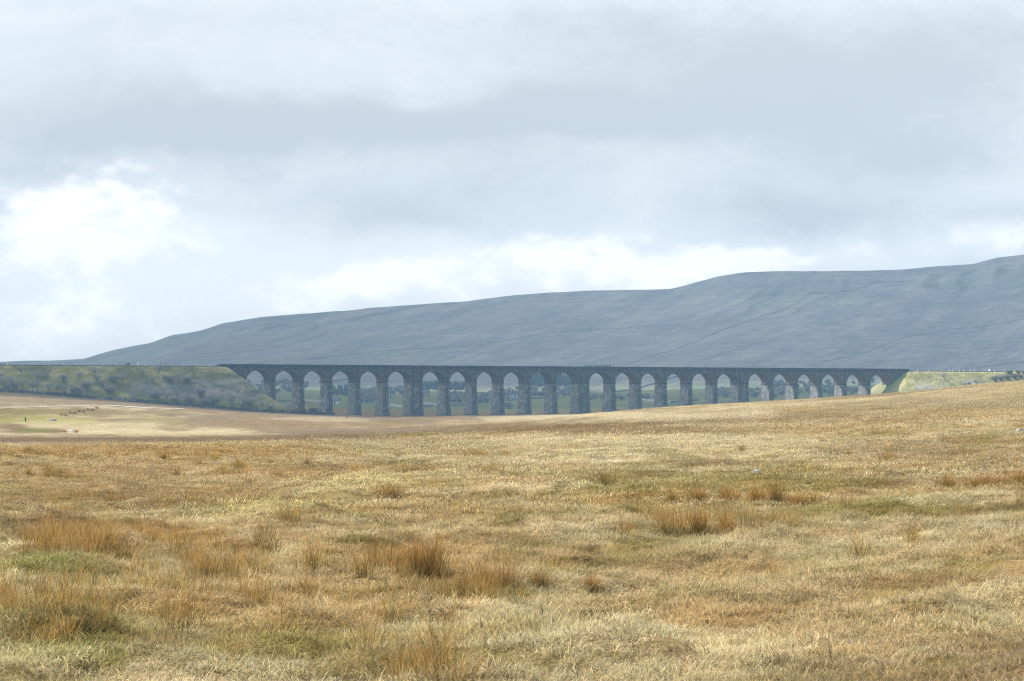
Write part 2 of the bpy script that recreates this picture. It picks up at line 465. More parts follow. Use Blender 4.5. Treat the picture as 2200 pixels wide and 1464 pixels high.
class MB:
    """Collects boxes, tubes and loose quads; build() links them as one mesh object."""
    def __init__(s):
        s.v = []; s.f = []
    def add(s, vs, fs):
        b = len(s.v)
        s.v += [tuple(p) for p in vs]
        s.f += [tuple(i + b for i in f) for f in fs]
    def box(s, x0, x1, y0, y1, z0, z1):
        s.add([(x0, y0, z0), (x1, y0, z0), (x1, y1, z0), (x0, y1, z0), (x0, y0, z1), (x1, y0, z1), (x1, y1, z1), (x0, y1, z1)],
              [(3, 2, 1, 0), (4, 5, 6, 7), (0, 1, 5, 4), (1, 2, 6, 5), (2, 3, 7, 6), (3, 0, 4, 7)])
    def frustum(s, b, t):
        """b, t: (x0, x1, y0, y1, z) at the bottom and the top."""
        q = lambda r: [(r[0], r[2], r[4]), (r[1], r[2], r[4]), (r[1], r[3], r[4]), (r[0], r[3], r[4])]
        s.add(q(b) + q(t), [(3, 2, 1, 0), (4, 5, 6, 7), (0, 1, 5, 4), (1, 2, 6, 5), (2, 3, 7, 6), (3, 0, 4, 7)])
    def tube(s, pts, rad, n=5, cap=True):
        pts = [Vector(p) for p in pts]
        vs = []
        for i, p in enumerate(pts):
            d = (pts[min(i + 1, len(pts) - 1)] - pts[max(i - 1, 0)]).normalized()
            a = d.orthogonal().normalized(); b = d.cross(a)
            for k in range(n):
                th = 2 * math.pi * k / n
                vs.append(p + (a * math.cos(th) + b * math.sin(th)) * rad[i])
        fs = []
        for i in range(len(pts) - 1):
            for k in range(n):
                fs.append((i * n + k, i * n + (k + 1) % n, (i + 1) * n + (k + 1) % n, (i + 1) * n + k))
        if cap:
            fs.append(tuple(range(n))[::-1]); fs.append(tuple((len(pts) - 1) * n + k for k in range(n)))
        s.add(vs, fs)
    def data(s, name, mat, smooth=False):
        return mesh_data(name, s.v, s.f, mat, smooth)
    def build(s, name, mat, parent=None, smooth=False):
        return link(name, s.data(name, mat, smooth), parent)

def copy_tree(o, parent=None):
    c = o.copy()
    COL.objects.link(c)
    c.parent = parent
    for ch in o.children:
        copy_tree(ch, c)
    return c

ORD = ("first second third fourth fifth sixth seventh eighth ninth tenth eleventh twelfth thirteenth fourteenth fifteenth sixteenth seventeenth "
       "eighteenth nineteenth twentieth").split()
for _t in ("twenty", "thirty", "forty"):
    ORD += [_t + "-" + o for o in ORD[:9]] + [{"twenty": "thirtieth", "thirty": "fortieth", "forty": "fiftieth"}[_t]]

# ---------------------------------------------------------------- materials
def new_mat(name):
    m = bpy.data.materials.new(name)
    m.use_nodes = True
    m.node_tree.nodes.clear()
    N = NT(m.node_tree)
    return m, N, N.n('ShaderNodeOutputMaterial')

def plain(name, col, rough=.85, noise=0.25, scale=3.0, bump=0.0):
    m, N, out = new_mat(name)
    b = N.n('ShaderNodeBsdfPrincipled')
    b.inputs['Roughness'].default_value = rough
    b.inputs['Specular IOR Level'].default_value = .2
    tc = N.n('ShaderNodeTexCoord')
    nz = N.n('ShaderNodeTexNoise')
    nz.inputs['Scale'].default_value = scale
    nz.inputs['Detail'].default_value = 6
    N.l(tc.outputs['Object'], nz.inputs['Vector'])
    d = tuple(c * (1 - noise) for c in col); e = tuple(min(c * (1 + noise), 1) for c in col)
    N.l(N.mix(N.ramp(nz.outputs['Fac'], .3, .7), c4(*d), c4(*e)), b.inputs['Base Color'])
    if bump:
        bp = N.n('ShaderNodeBump')
        bp.inputs['Distance'].default_value = bump
        N.l(nz.outputs['Fac'], bp.inputs['Height'])
        N.l(bp.outputs[0], b.inputs['Normal'])
    N.l(b.outputs[0], out.inputs[0])
    return m

def ground_mat(name, scales, amt, bumpd, thatch=(1, 1, 1)):
    m, N, out = new_mat(name)
    b = N.n('ShaderNodeBsdfDiffuse')
    at = N.n('ShaderNodeAttribute', attribute_name='col')
    geo = N.n('ShaderNodeNewGeometry')
    h = None
    for sc, w in scales:
        nz = N.n('ShaderNodeTexNoise')
        nz.inputs['Scale'].default_value = sc
        nz.inputs['Detail'].default_value = 5
        nz.inputs['Roughness'].default_value = .65
        N.l(geo.outputs['Position'], nz.inputs['Vector'])
        q = N.m('MULTIPLY', N.m('SUBTRACT', nz.outputs['Fac'], .5), w)
        h = q if h is None else N.m('ADD', h, q)
    k = N.m('MAXIMUM', N.m('ADD', N.m('MULTIPLY', h, amt), 1.0), .25)
    cc = N.n('ShaderNodeCombineXYZ')
    for i in range(3):
        N.l(k, cc.inputs[i])
    N.l(N.mix(1.0, N.mix(1.0, at.outputs['Color'], c4(*thatch), 'MULTIPLY'), cc.outputs[0], 'MULTIPLY'), b.inputs['Color'])
    bp = N.n('ShaderNodeBump')
    bp.inputs['Distance'].default_value = bumpd
    bp.inputs['Strength'].default_value = .8
    N.l(h, bp.inputs['Height'])
    N.l(bp.outputs[0], b.inputs['Normal'])
    N.l(b.outputs[0], out.inputs[0])
    return m

def blade_mat(name, inst):
    m, N, out = new_mat(name)
    tint = N.n('ShaderNodeAttribute', attribute_name='tint')
    col = tint.outputs['Color']
    if inst:
        at = N.n('ShaderNodeAttribute', attribute_name='col')
        at.attribute_type = 'INSTANCER'
        col = N.mix(1.0, at.outputs['Color'], col, 'MULTIPLY')
    else:
        oi = N.n('ShaderNodeObjectInfo')
        f = N.mix(oi.outputs['Random'], c4(.75, .78, .85), c4(1.15, 1.1, 1.0))
        col = N.mix(1.0, col, f, 'MULTIPLY')
    d = N.n('ShaderNodeBsdfDiffuse'); N.l(col, d.inputs['Color'])
    tr = N.n('ShaderNodeBsdfTranslucent'); N.l(col, tr.inputs['Color'])
    mx = N.n('ShaderNodeMixShader'); mx.inputs[0].default_value = .35
    N.l(d.outputs[0], mx.inputs[1]); N.l(tr.outputs[0], mx.inputs[2])
    N.l(mx.outputs[0], out.inputs[0])
    return m

def stone_mat(name, c1, c2, mortar, bw, bh, stain=.5, pale=None):
    m, N, out = new_mat(name)
    b = N.n('ShaderNodeBsdfPrincipled')
    b.inputs['Roughness'].default_value = .9
    b.inputs['Specular IOR Level'].default_value = .15
    tc = N.n('ShaderNodeTexCoord')
    sp = N.n('ShaderNodeSeparateXYZ'); N.l(tc.outputs['Object'], sp.inputs[0])
    cb = N.n('ShaderNodeCombineXYZ')
    N.l(N.m('ADD', sp.outputs[0], sp.outputs[1]), cb.inputs[0]); N.l(sp.outputs[2], cb.inputs[1])
    br = N.n('ShaderNodeTexBrick')
    br.inputs['Scale'].default_value = 1.0
    br.inputs['Brick Width'].default_value = bw
    br.inputs['Row Height'].default_value = bh
    br.inputs['Mortar Size'].default_value = bh * .07
    br.inputs['Mortar Smooth'].default_value = .3
    br.inputs['Color1'].default_value = c4(*c1)
    br.inputs['Color2'].default_value = c4(*c2)
    br.inputs['Mortar'].default_value = c4(*mortar)
    N.l(cb.outputs[0], br.inputs['Vector'])
    vo = N.n('ShaderNodeTexVoronoi'); vo.inputs['Scale'].default_value = .8
    N.l(tc.outputs['Object'], vo.inputs['Vector'])
    sv = N.n('ShaderNodeSeparateColor'); N.l(vo.outputs['Color'], sv.inputs[0])
    col = N.mix(N.m('MULTIPLY', N.ramp(sv.outputs[0], .62, .95), .75), br.outputs['Color'], c4(*(pale or c1)))
    nz = N.n('ShaderNodeTexNoise'); nz.inputs['Scale'].default_value = .22; nz.inputs['Detail'].default_value = 7; nz.inputs['Roughness'].default_value = .7
    N.l(tc.outputs['Object'], nz.inputs['Vector'])
    col = N.mix(N.m('MULTIPLY', N.ramp(nz.outputs['Fac'], .48, .66), stain), col, c4(.045, .045, .043))
    N.l(col, b.inputs['Base Color'])
    bp = N.n('ShaderNodeBump'); bp.inputs['Distance'].default_value = .12
    N.l(br.outputs['Fac'], bp.inputs['Height']); bp.invert = True
    N.l(bp.outputs[0], b.inputs['Normal'])
    N.l(b.outputs[0], out.inputs[0])
    return m

M = {}
M['moor'] = ground_mat('moor_ground', [(22.0, .7), (7.0, .8), (1.4, .7), (.35, .7), (.06, .5)], 1.1, .10, (.52, .45, .36))
M['hill'] = ground_mat('fell_grass', [(.12, 1.), (.03, 1.), (.008, .5)], .8, 1.2)
M['bank'] = ground_mat('bank_grass', [(.9, 1.), (.25, 1.)], 1.1, .5)
M['grass'] = blade_mat('grass_blades', True)
M['rush'] = blade_mat('rush_stems', False)
M['stone'] = stone_mat('viaduct_stone', (.155, .148, .132), (.10, .095, .086), (.035, .035, .035), 1.5, .55, .25, (.19, .182, .165))
M['pier'] = stone_mat('pier_stone', (.235, .23, .215), (.14, .14, .136), (.045, .045, .045), 1.3, .6, .22, (.35, .345, .325))  # same stone as the spandrels, lightened so sunlit pier sides stand out
M['dark_stone'] = stone_mat('dark_stone', (.075, .076, .078), (.05, .05, .052), (.03, .03, .03), 1.2, .4, .6, (.14, .14, .14))
M['brick'] = stone_mat('arch_brick', (.24, .13, .105), (.17, .095, .08), (.12, .10, .09), .5, .2, .35, (.25, .15, .12))
M['dark_arch'] = stone_mat('arch_dark', (.105, .10, .10), (.075, .07, .07), (.04, .04, .04), .6, .25, .5, (.13, .12, .12))  # darker masonry tone for the arches without brick
M['wall'] = stone_mat('field_wall_stone', (.15, .15, .15), (.08, .08, .082), (.03, .03, .03), .7, .3, .3, (.24, .24, .23))
M['fell_wall'] = stone_mat('hazy_fell_wall_stone', (.36, .36, .35), (.28, .28, .275), (.2, .2, .2), .7, .3, .1, (.42, .42, .41))  # paler copy of the wall stone, distance haze put into the colour
M['pipe'] = plain('iron_pipe', (.03, .032, .035))
M['bark'] = plain('bark', (.2, .185, .165), scale=2)
M['twig'] = plain('twigs', (.42, .39, .36), scale=.8)
M['wood_twig'] = plain('hazy_wood_twigs', (.33, .32, .31), scale=.5)  # lightened, haze over the far woods put into the colour
M['twig_pale'] = plain('pale_twigs', (.33, .29, .2), scale=.8)
M['twig_rust'] = plain('russet_twigs', (.21, .15, .11), scale=.8)
M['conifer'] = plain('hazy_conifer_needles', (.085, .105, .095), scale=.15)  # needles paled towards grey, valley haze painted in
M['path'] = plain('pale_gravel', (.47, .46, .43), scale=.5, noise=.12)
M['ballast'] = plain('ballast', (.12, .115, .11), scale=2)
M['white'] = plain('white_paint', (.8, .8, .78), noise=.06)
M['grey'] = plain('grey_paint', (.16, .17, .19), noise=.1)
M['render'] = plain('limewash', (.62, .61, .58), noise=.1, scale=.6)
M['barn'] = plain('barn_stone', (.33, .32, .3), noise=.3, scale=1.2)
M['slate'] = plain('roof_slate', (.12, .125, .14), noise=.2, scale=1.)
M['glass'] = plain('dark_pane', (.03, .035, .04), rough=.2, noise=.05)
M['door'] = plain('door_paint', (.07, .1, .09), noise=.1)
M['boulder'] = plain('limestone', (.40, .385, .35), noise=.25, scale=6, bump=.02)
M['pale_rock'] = plain('pale_rock', (.50, .50, .50), noise=.25, scale=6)
M['scree'] = plain('scree', (.30, .30, .31), noise=.4, scale=2.0)
M['skin'] = plain('skin', (.5, .33, .25), noise=.05)
M['navy'] = plain('navy_cloth', (.03, .05, .1), noise=.1)
M['blue'] = plain('blue_cloth', (.04, .12, .33), noise=.1)
M['black'] = plain('dark_cloth', (.02, .022, .026), noise=.1)
M['hair'] = plain('dark_hair', (.03, .022, .016), noise=.1)

# ---------------------------------------------------------------- ground and hill
def sheet(name, ys, half, ncol, mat, label=None):
    c = np.linspace(-1, 1, ncol)
    Y = np.repeat(ys[:, None], ncol, 1)
    X = c[None, :] * half(ys)[:, None]
    Z = ground(X, Y)
    V = np.stack([X, Y, Z], -1).reshape(-1, 3)
    nr = len(ys)
    i = np.arange(nr - 1)[:, None] * ncol + np.arange(ncol - 1)[None, :]
    Fq = np.stack([i, i + 1, i + 1 + ncol, i + ncol], -1).reshape(-1, 4)
    col = moor_rgb(V[:, 0], V[:, 1], V[:, 2])
    me = mesh_data(name, V, Fq, mat, True, {'col': col})
    o = link(name, me)
    o['kind'] = 'structure'
    return o

half = lambda y: 0.24 * y + 14
sheet('moor', np.concatenate([np.linspace(-25, 9.6, 24), np.exp(np.linspace(np.log(10), np.log(15.9), 60)), np.exp(np.linspace(np.log(16), np.log(109), 600)), np.exp(np.linspace(np.log(110), np.log(3300), 560))]), half, 400, M['moor'])
sheet('hill', np.linspace(3300, Y_END, 260), half, 420, M['hill'])

# ---------------------------------------------------------------- embankments
def embankment(lo, hi, name, paint):
    ss = np.arange(lo, hi, 1.1); nn = np.arange(-52, 46, 1.0)
    S_, N_ = np.meshgrid(ss, nn, indexing='ij')
    X, Y = sn_xy(S_, N_)
    H = bank_height(S_, N_)
    G = ground(X, Y)
    H = np.maximum(H, G - 1.5)
    V = np.stack([X, Y, H], -1).reshape(-1, 3)
    nc = len(nn)
    i = np.arange(len(ss) - 1)[:, None] * nc + np.arange(nc - 1)[None, :]
    keep = (H > G - 0.6)
    kq = (keep[:-1, :-1] | keep[1:, :-1] | keep[1:, 1:] | keep[:-1, 1:]).ravel()
    Fq = np.stack([i, i + 1, i + 1 + nc, i + nc], -1).reshape(-1, 4)[kq]
    Fq = Fq[:, ::-1]
    me = mesh_data(name, V, Fq, M['bank'], True, {'col': paint(V)})
    o = link(name, me)
    o['kind'] = 'structure'
    return o

def paint_left(V):
    u, v = to_uv(V[:, 0], V[:, 1], V[:, 2])
    k = lambda w: w[:, None]
    a = fbm(u / 14., v / 6., 4, 31.); b = fbm(u / 45., v / 18., 3, 33.)
    col = np.array([.29, .25, .085]) + k(sstep(a, .42, .68)) * (np.array([.44, .36, .16]) - np.array([.29, .25, .085]))
    col = col + k(sstep(b, .5, .7) * .7) * (np.array([.12, .125, .045]) - col)
    scree = 1 - sstep(((u - 430) / 120 + (b - .5) * 1.2) ** 2 + ((v - 838) / 32 + (a - .5) * 1.2) ** 2, .4, 1.2)
    scree = np.maximum(scree, .8 * (1 - sstep(((u - 520) / 60) ** 2 + ((v - 850) / 26) ** 2, .3, 1.2)))
    sc = np.array([.23, .22, .22]) + k(a - .5) * .35
    col = col + k(np.clip(scree, 0, 1) * .6) * (sc - col)
    foot = sstep(v - np.interp(u, [0, 200, 290, 430, 600], [826, 842, 852, 858, 872]), 0, 6) * sstep(u, 150, 230)
    col = col + k(foot * .8) * (np.array([.19, .21, .045]) - col)
    return np.clip(col, .02, .8)

def paint_right(V):
    u, v = to_uv(V[:, 0], V[:, 1], V[:, 2])
    k = lambda w: w[:, None]
    a = fbm(u / 10., v / 5., 4, 41.); b = fbm(u / 40., v / 14., 3, 43.)
    col = np.array([.33, .30, .11]) + k(sstep(a, .42, .68)) * (np.array([.46, .39, .19]) - np.array([.33, .30, .11]))
    col = col + k((1 - sstep(u, 1905, 1925)) * .8) * (np.array([.19, .185, .11]) - col)  # cone behind the last arch darkened, shade put into its colour
    edge = 1 - sstep(np.abs(u - np.interp(v, [796, 845], [1950, 1900])), 4, 20)
    col = col + k(edge * .7) * (np.array([.27, .28, .06]) - col)
    for (pu, pv, ru, rv) in ((1985, 834, 26, 7), (2025, 827, 10, 5), (1950, 797, 22, 3), (2085, 822, 22, 5)):
        q = ((u - pu) / ru + (b - .5) * 1.4) ** 2 + ((v - pv) / rv + (a - .5) * 1.4) ** 2
        col = col + k((1 - sstep(q, .4, 1.2)) * .55) * (np.array([.28, .28, .27]) + k(a - .5) * .4 - col)
    return np.clip(col, .02, .8)

embankment(-300, 40, 'embankment_grass_bank', paint_left)
embankment(365, 640, 'embankment_grass_bank', paint_right)

# ---------------------------------------------------------------- viaduct
T1, T2, SPAN = 2.7, 6.7, 13.7
Z_SPR, Z_APEX, Z_STR, Z_PAR = 18.2, 23.95, 25.1, 27.0
def openings():
    s = 0.0; res = []
    for k in range(24):
        res.append((s, s + SPAN)); s += SPAN + (T2 if k in (5, 11, 17) else T1)
    return res
OPEN = openings()
S_END = OPEN[-1][1]
V0, V1 = -14.5, S_END + 13.0
via = empty('viaduct', (VO[0], VO[1], 0), VA)
tag(via, 'long grey stone railway viaduct of twenty-four arches crossing the valley below the hill', 'viaduct')

def arc(a, b, n=18):
    c = (a + b) / 2; h = (b - a) / 2
    return [(c - h * math.cos(math.pi * i / n), Z_SPR + (Z_APEX - Z_SPR) * math.sin(math.pi * i / n) ** .92) for i in range(n + 1)]

def wall_face(y, flip):
    mb = MB()
    def quad(p):
        mb.add(p, [(0, 1, 2, 3) if not flip else (3, 2, 1, 0)])
    xs = [(V0, OPEN[0][0], None)]
    for k, (a, b) in enumerate(OPEN):
        pts = arc(a, b)
        for (x0, z0), (x1, z1) in zip(pts[:-1], pts[1:]):
            quad([(x0, y, z0), (x1, y, z1), (x1, y, Z_STR), (x0, y, Z_STR)])
        nx = OPEN[k + 1][0] if k < 23 else None
        if nx:
            quad([(b, y, Z_SPR), (nx, y, Z_SPR), (nx, y, Z_STR), (b, y, Z_STR)])
    return mb
for y, fl in ((0.0, False), (VW, True)):
    wall_face(y, fl).build('spandrel_wall', M['stone'], via)
# abutments: solid ends reaching down into the banks
for (a, b) in ((V0, OPEN[0][0]), (S_END, V1)):
    mb = MB()
    mb.frustum((a, b, -.0, VW, -2), (a, b, 0, VW, Z_STR))
    mb.box(a + (0.2 if a < 0 else 9.5), a + (3.6 if a < 0 else 12.8), -.35, -.002, -2, Z_STR - .01)
    mb.build('abutment', M['stone'], via)
# deck slab and ballast
mb = MB(); mb.box(V0 + .1, V1 - .1, .05, VW - .05, Z_STR - .35, Z_STR + .05)
mb.build('deck', M['ballast'], via)
for y0, y1 in ((-.12, .42), (VW - .42, VW + .12)):
    mb = MB()
    s = V0
    top_mb = MB()
    while s < V1 - .1:
        e = min(s + 5.3, V1)
        j = random.uniform(-.05, .05)
        mb.box(s, e, y0, y1, Z_STR, Z_PAR - .25 + j)
        top_mb.box(s, e - .03, y0 - .1, y1 + .1, Z_PAR - .25 + j + .003, Z_PAR + j)
        s = e
    p = mb.build('parapet', M['dark_stone'], via)
    top_mb.build('coping', M['dark_stone'], p)
    sc = MB(); sc.box(V0, V1, y0 - .16 if y0 < 0 else VW + .002, -.002 if y0 < 0 else y1 + .16, Z_STR - .38, Z_STR - .004)
    sc.build('string_course', M['dark_stone'], via)
# arches: soffit and ring
BRICK = {2, 4, 13, 14, 15, 16, 18, 19, 20, 21, 22, 23}
for k, (a, b) in enumerate(OPEN):
    pts = arc(a, b)
    mb = MB()
    n = len(pts)
    ny = 4
    vs = []
    for (x, z) in pts:
        for j in range(ny + 1):
            vs.append((x, VW * j / ny, z))
    fs = [(i * (ny + 1) + j, i * (ny + 1) + j + 1, (i + 1) * (ny + 1) + j + 1, (i + 1) * (ny + 1) + j) for i in range(n - 1) for j in range(ny)]
    mb.add(vs, fs)
    red = k in BRICK
    o = mb.build('arch_soffit', M['brick' if red else 'dark_arch'], via)
    if red:
        o['label'] = 'arch underside of red brick'
    # ring of voussoirs standing a little proud of both faces
    cx = (a + b) / 2
    for yy in (-.06, VW - .02):
        rb = MB()
        ring = []
        for (x, z) in pts:
            dx, dz = x - cx, (z - Z_SPR)
            L = math.hypot(dx, dz) or 1
            ox, oz = x + dx / L * .8, z + dz / L * .8
            ring.append(((x, z), (ox, min(oz, Z_STR - .42))))
        for (p0, q0), (p1, q1) in zip(ring[:-1], ring[1:]):
            y0, y1 = yy, yy + .08
            rb.add([(p0[0], y0, p0[1]), (p1[0], y0, p1[1]), (q1[0], y0, q1[1]), (q0[0], y0, q0[1]),
                    (p0[0], y1, p0[1]), (p1[0], y1, p1[1]), (q1[0], y1, q1[1]), (q0[0], y1, q0[1])],
                   [(0, 1, 2, 3), (7, 6, 5, 4), (0, 4, 5, 1), (3, 2, 6, 7)])
        rb.build('arch_ring', M['stone'], o)
# piers
for k in range(23):
    a, b = OPEN[k][1], OPEN[k + 1][0]
    wx, wy = sn_xy((a + b) / 2, -VW / 2)
    g = float(ground(np.array([wx]), np.array([wy]))[0])
    zb = g - 1.2
    h = Z_SPR - zb
    t = .034 * h
    thick = k in (5, 11, 17)
    mb = MB()
    mb.frustum((a - t, b + t, -t, VW + t, zb), (a + .0, b - .0, 0.0, VW, Z_SPR))
    o = mb.build('pier', M['pier'], via)
    o['label'] = 'thick king pier carrying two pipes' if thick else None or 'slender tapering pier'
    if not thick:
        del o['label']
    im = MB()
    im.box(a - .22, b + .22, -.22, VW + .22, Z_SPR - .55, Z_SPR - .02)
    im.build('impost', M['dark_stone'], o)
    fo = MB()
    fo.box(a - t - .15, b + t + .15, -t - .15, VW + t + .15, zb - .5, g + .4)
    fo.build('plinth', M['dark_stone'], o)
    if thick:
        for y0, y1 in ((-.45, -.004), (VW + .004, VW + .45)):
            bt = MB()
            bt.box(a + 1.5, b - 1.5, y0, y1, Z_SPR + .002, Z_STR - .4)
            bt.build('buttress', M['stone'], o)
        for x in (a + 1.2, b - 1.2):
            pb = MB()
            pb.tube([(x, -.28, Z_STR - .4), (x, -.28, Z_SPR + .1)], [.11, .11], 6)
            pb.tube([(x, -.36, Z_SPR - .1), (x, -t - .16, zb)], [.11, .11], 6)
            pb.build('drainpipe', M['pipe'], o)
    else:
        x = (a + b) / 2 - .2
        pb = MB()
        pb.tube([(x, -.2, Z_STR - .4), (x, -.3, Z_SPR + .1)], [.09, .09], 6)
        pb.tube([(x, -.36, Z_SPR - .1), (x, -t - .16, zb)], [.09, .09], 6)
        pb.build('drainpipe', M['pipe'], o)

# railway on the banks
for lo, hi in ((-420, V0 - .3), (V1 + .3, 900)):
    mb = MB()
    mb.box(lo, hi, .6, VW - .6, Z_RAIL - .4, Z_RAIL + .35)
    for y in (1.6, 3.03, 5.4, 6.83):
        mb.box(lo, hi, y, y + .08, Z_RAIL + .352, Z_RAIL + .5)
    o = mb.build('railway_track', M['ballast'])
    o.location = (VO[0], VO[1], 0); o.rotation_euler = (0, 0, VA)
    o['kind'] = 'structure'

# ---------------------------------------------------------------- dry stone walls
def drystone(pts, h, w, name, label, cat='wall', f=ground, group=None, mat='wall'):
    P = []
    for (x0, y0), (x1, y1) in zip(pts[:-1], pts[1:]):
        L = math.hypot(x1 - x0, y1 - y0); n = max(int(L / 4), 1)
        for i in range(n):
            P.append((x0 + (x1 - x0) * i / n, y0 + (y1 - y0) * i / n))
    P.append(pts[-1])
    P = np.array(P)
    Z = f(P[:, 0], P[:, 1])
    D = np.gradient(P, axis=0); D /= np.linalg.norm(D, axis=1)[:, None] + 1e-9
    Nn = np.c_[-D[:, 1], D[:, 0]]
    vs = []
    for i in range(len(P)):
        hh = h * random.uniform(.86, 1.1)
        for k, (sd, zz) in enumerate(((-.5, -.5), (-.35, hh), (.35, hh), (.5, -.5))):
            q = P[i] + Nn[i] * sd * w
            vs.append((q[0], q[1], Z[i] + zz))
    fs = []
    for i in range(len(P) - 1):
        for k in range(3):
            fs.append((i * 4 + k, i * 4 + k + 1, (i + 1) * 4 + k + 1, (i + 1) * 4 + k))
    fs += [(0, 1, 2, 3)[::-1], tuple(len(vs) - 4 + k for k in range(4))]
    c = Vector(tuple(vs[len(vs) // 2 // 4 * 4]))
    vs = [(v[0] - c.x, v[1] - c.y, v[2] - c.z) for v in vs]
    o = link(name, mesh_data(name, vs, fs, M[mat]))
    o.location = c
    return tag(o, label, cat, group)

def wall_uv(uvs, ymin, h, w, label, mat='wall'):
    pts = []
    for (u, v) in uvs:
        x, y, z = hit(u, v, ymin)
        pts.append((x, y))
    return drystone(pts, h, w, 'dry_stone_wall', label, group='dry stone walls', mat=mat)

wall_uv([(-200, 829), (0, 842), (100, 849), (200, 857), (290, 865), (430, 876), (600, 889), (720, 896)], 1790, 1.5, .8, 'dark dry stone wall running down along the foot of the left embankment')
HILLW = [
    ([(650, 774), (760, 762), (950, 747), (1100, 731), (1220, 712), (1300, 707), (1440, 696), (1620, 685), (1680, 668), (1740, 630)], 'long dark stone wall climbing across the hill above the viaduct to the scarp'),
    ([(1740, 630), (1830, 627), (1880, 607), (1975, 598), (2090, 596), (2230, 597)], 'dark stone wall running level below the hill crest at upper right'),
    ([(1335, 786), (1410, 762), (1480, 740), (1550, 710), (1635, 684)], 'dark stone wall slanting up the hill in its middle to meet the long wall'),
    ([(1482, 740), (1560, 737), (1636, 735)], 'short level stone wall on the hill, joined to two slanting walls'),
    ([(1522, 772), (1570, 755), (1636, 735)], 'short slanting stone wall on the hill just above the viaduct deck'),
    ([(1735, 787), (1860, 757), (1960, 722), (2050, 707), (2150, 697), (2240, 670)], 'dark stone wall rising over the hill behind the right embankment'),
    ([(2110, 790), (2160, 782), (2240, 777)], 'faint stone wall low on the hill at the far right edge'),
]
for uvs, lb in HILLW:
    wall_uv(uvs, 3310, .55, .5, lb, 'fell_wall')
VALW = [
    ([(650, 818), (684, 823), (760, 815)], 'thin wall crossing the fell seen through the third arch'),
    ([(590, 864), (640, 861), (700, 866)], 'field wall in the green pasture behind the second pier'),
    ([(905, 868), (960, 873), (1020, 869)], 'field wall under the bare trees behind the seventh and eighth arches'),
    ([(1080, 862), (1140, 858), (1200, 856)], 'field wall in green pasture behind the tenth and eleventh arches'),
    ([(1262, 840), (1310, 845), (1400, 827), (1500, 800)], 'field wall climbing leftward through the fourteenth and fifteenth arches'),
    ([(1380, 860), (1440, 866), (1500, 861)], 'field wall in green pasture low behind the fifteenth arch'),
    ([(835, 872), (880, 878), (930, 873)], 'field wall on green pasture behind the first thick pier'),
]
for uvs, lb in VALW:
    wall_uv(uvs, 2150, 1.4, .9, lb, 'fell_wall')

# ---------------------------------------------------------------- path
pp = [hit(u, v, 900) for (u, v) in ((-150, 886), (0, 879), (60, 876), (120, 874), (200, 872), (250, 873), (310, 877), (360, 879), (395, 880))]
vs, fs = [], []
for i, (x, y, z) in enumerate(pp):
    w = (3.4 if i < 5 else 4.4) * random.uniform(.7, 1.2)
    for d in (-w, -w * .33, w * .33, w):
        vs.append((x, y + d, float(ground(np.array([x]), np.array([y + d]))[0]) + .25))
for i in range(len(pp) - 1):
    for k in range(3):
        fs.append((i * 4 + k, (i + 1) * 4 + k, (i + 1) * 4 + k + 1, i * 4 + k + 1))
o = link('path', mesh_data('path', vs, fs, M['path'], True)); o['kind'] = 'structure'

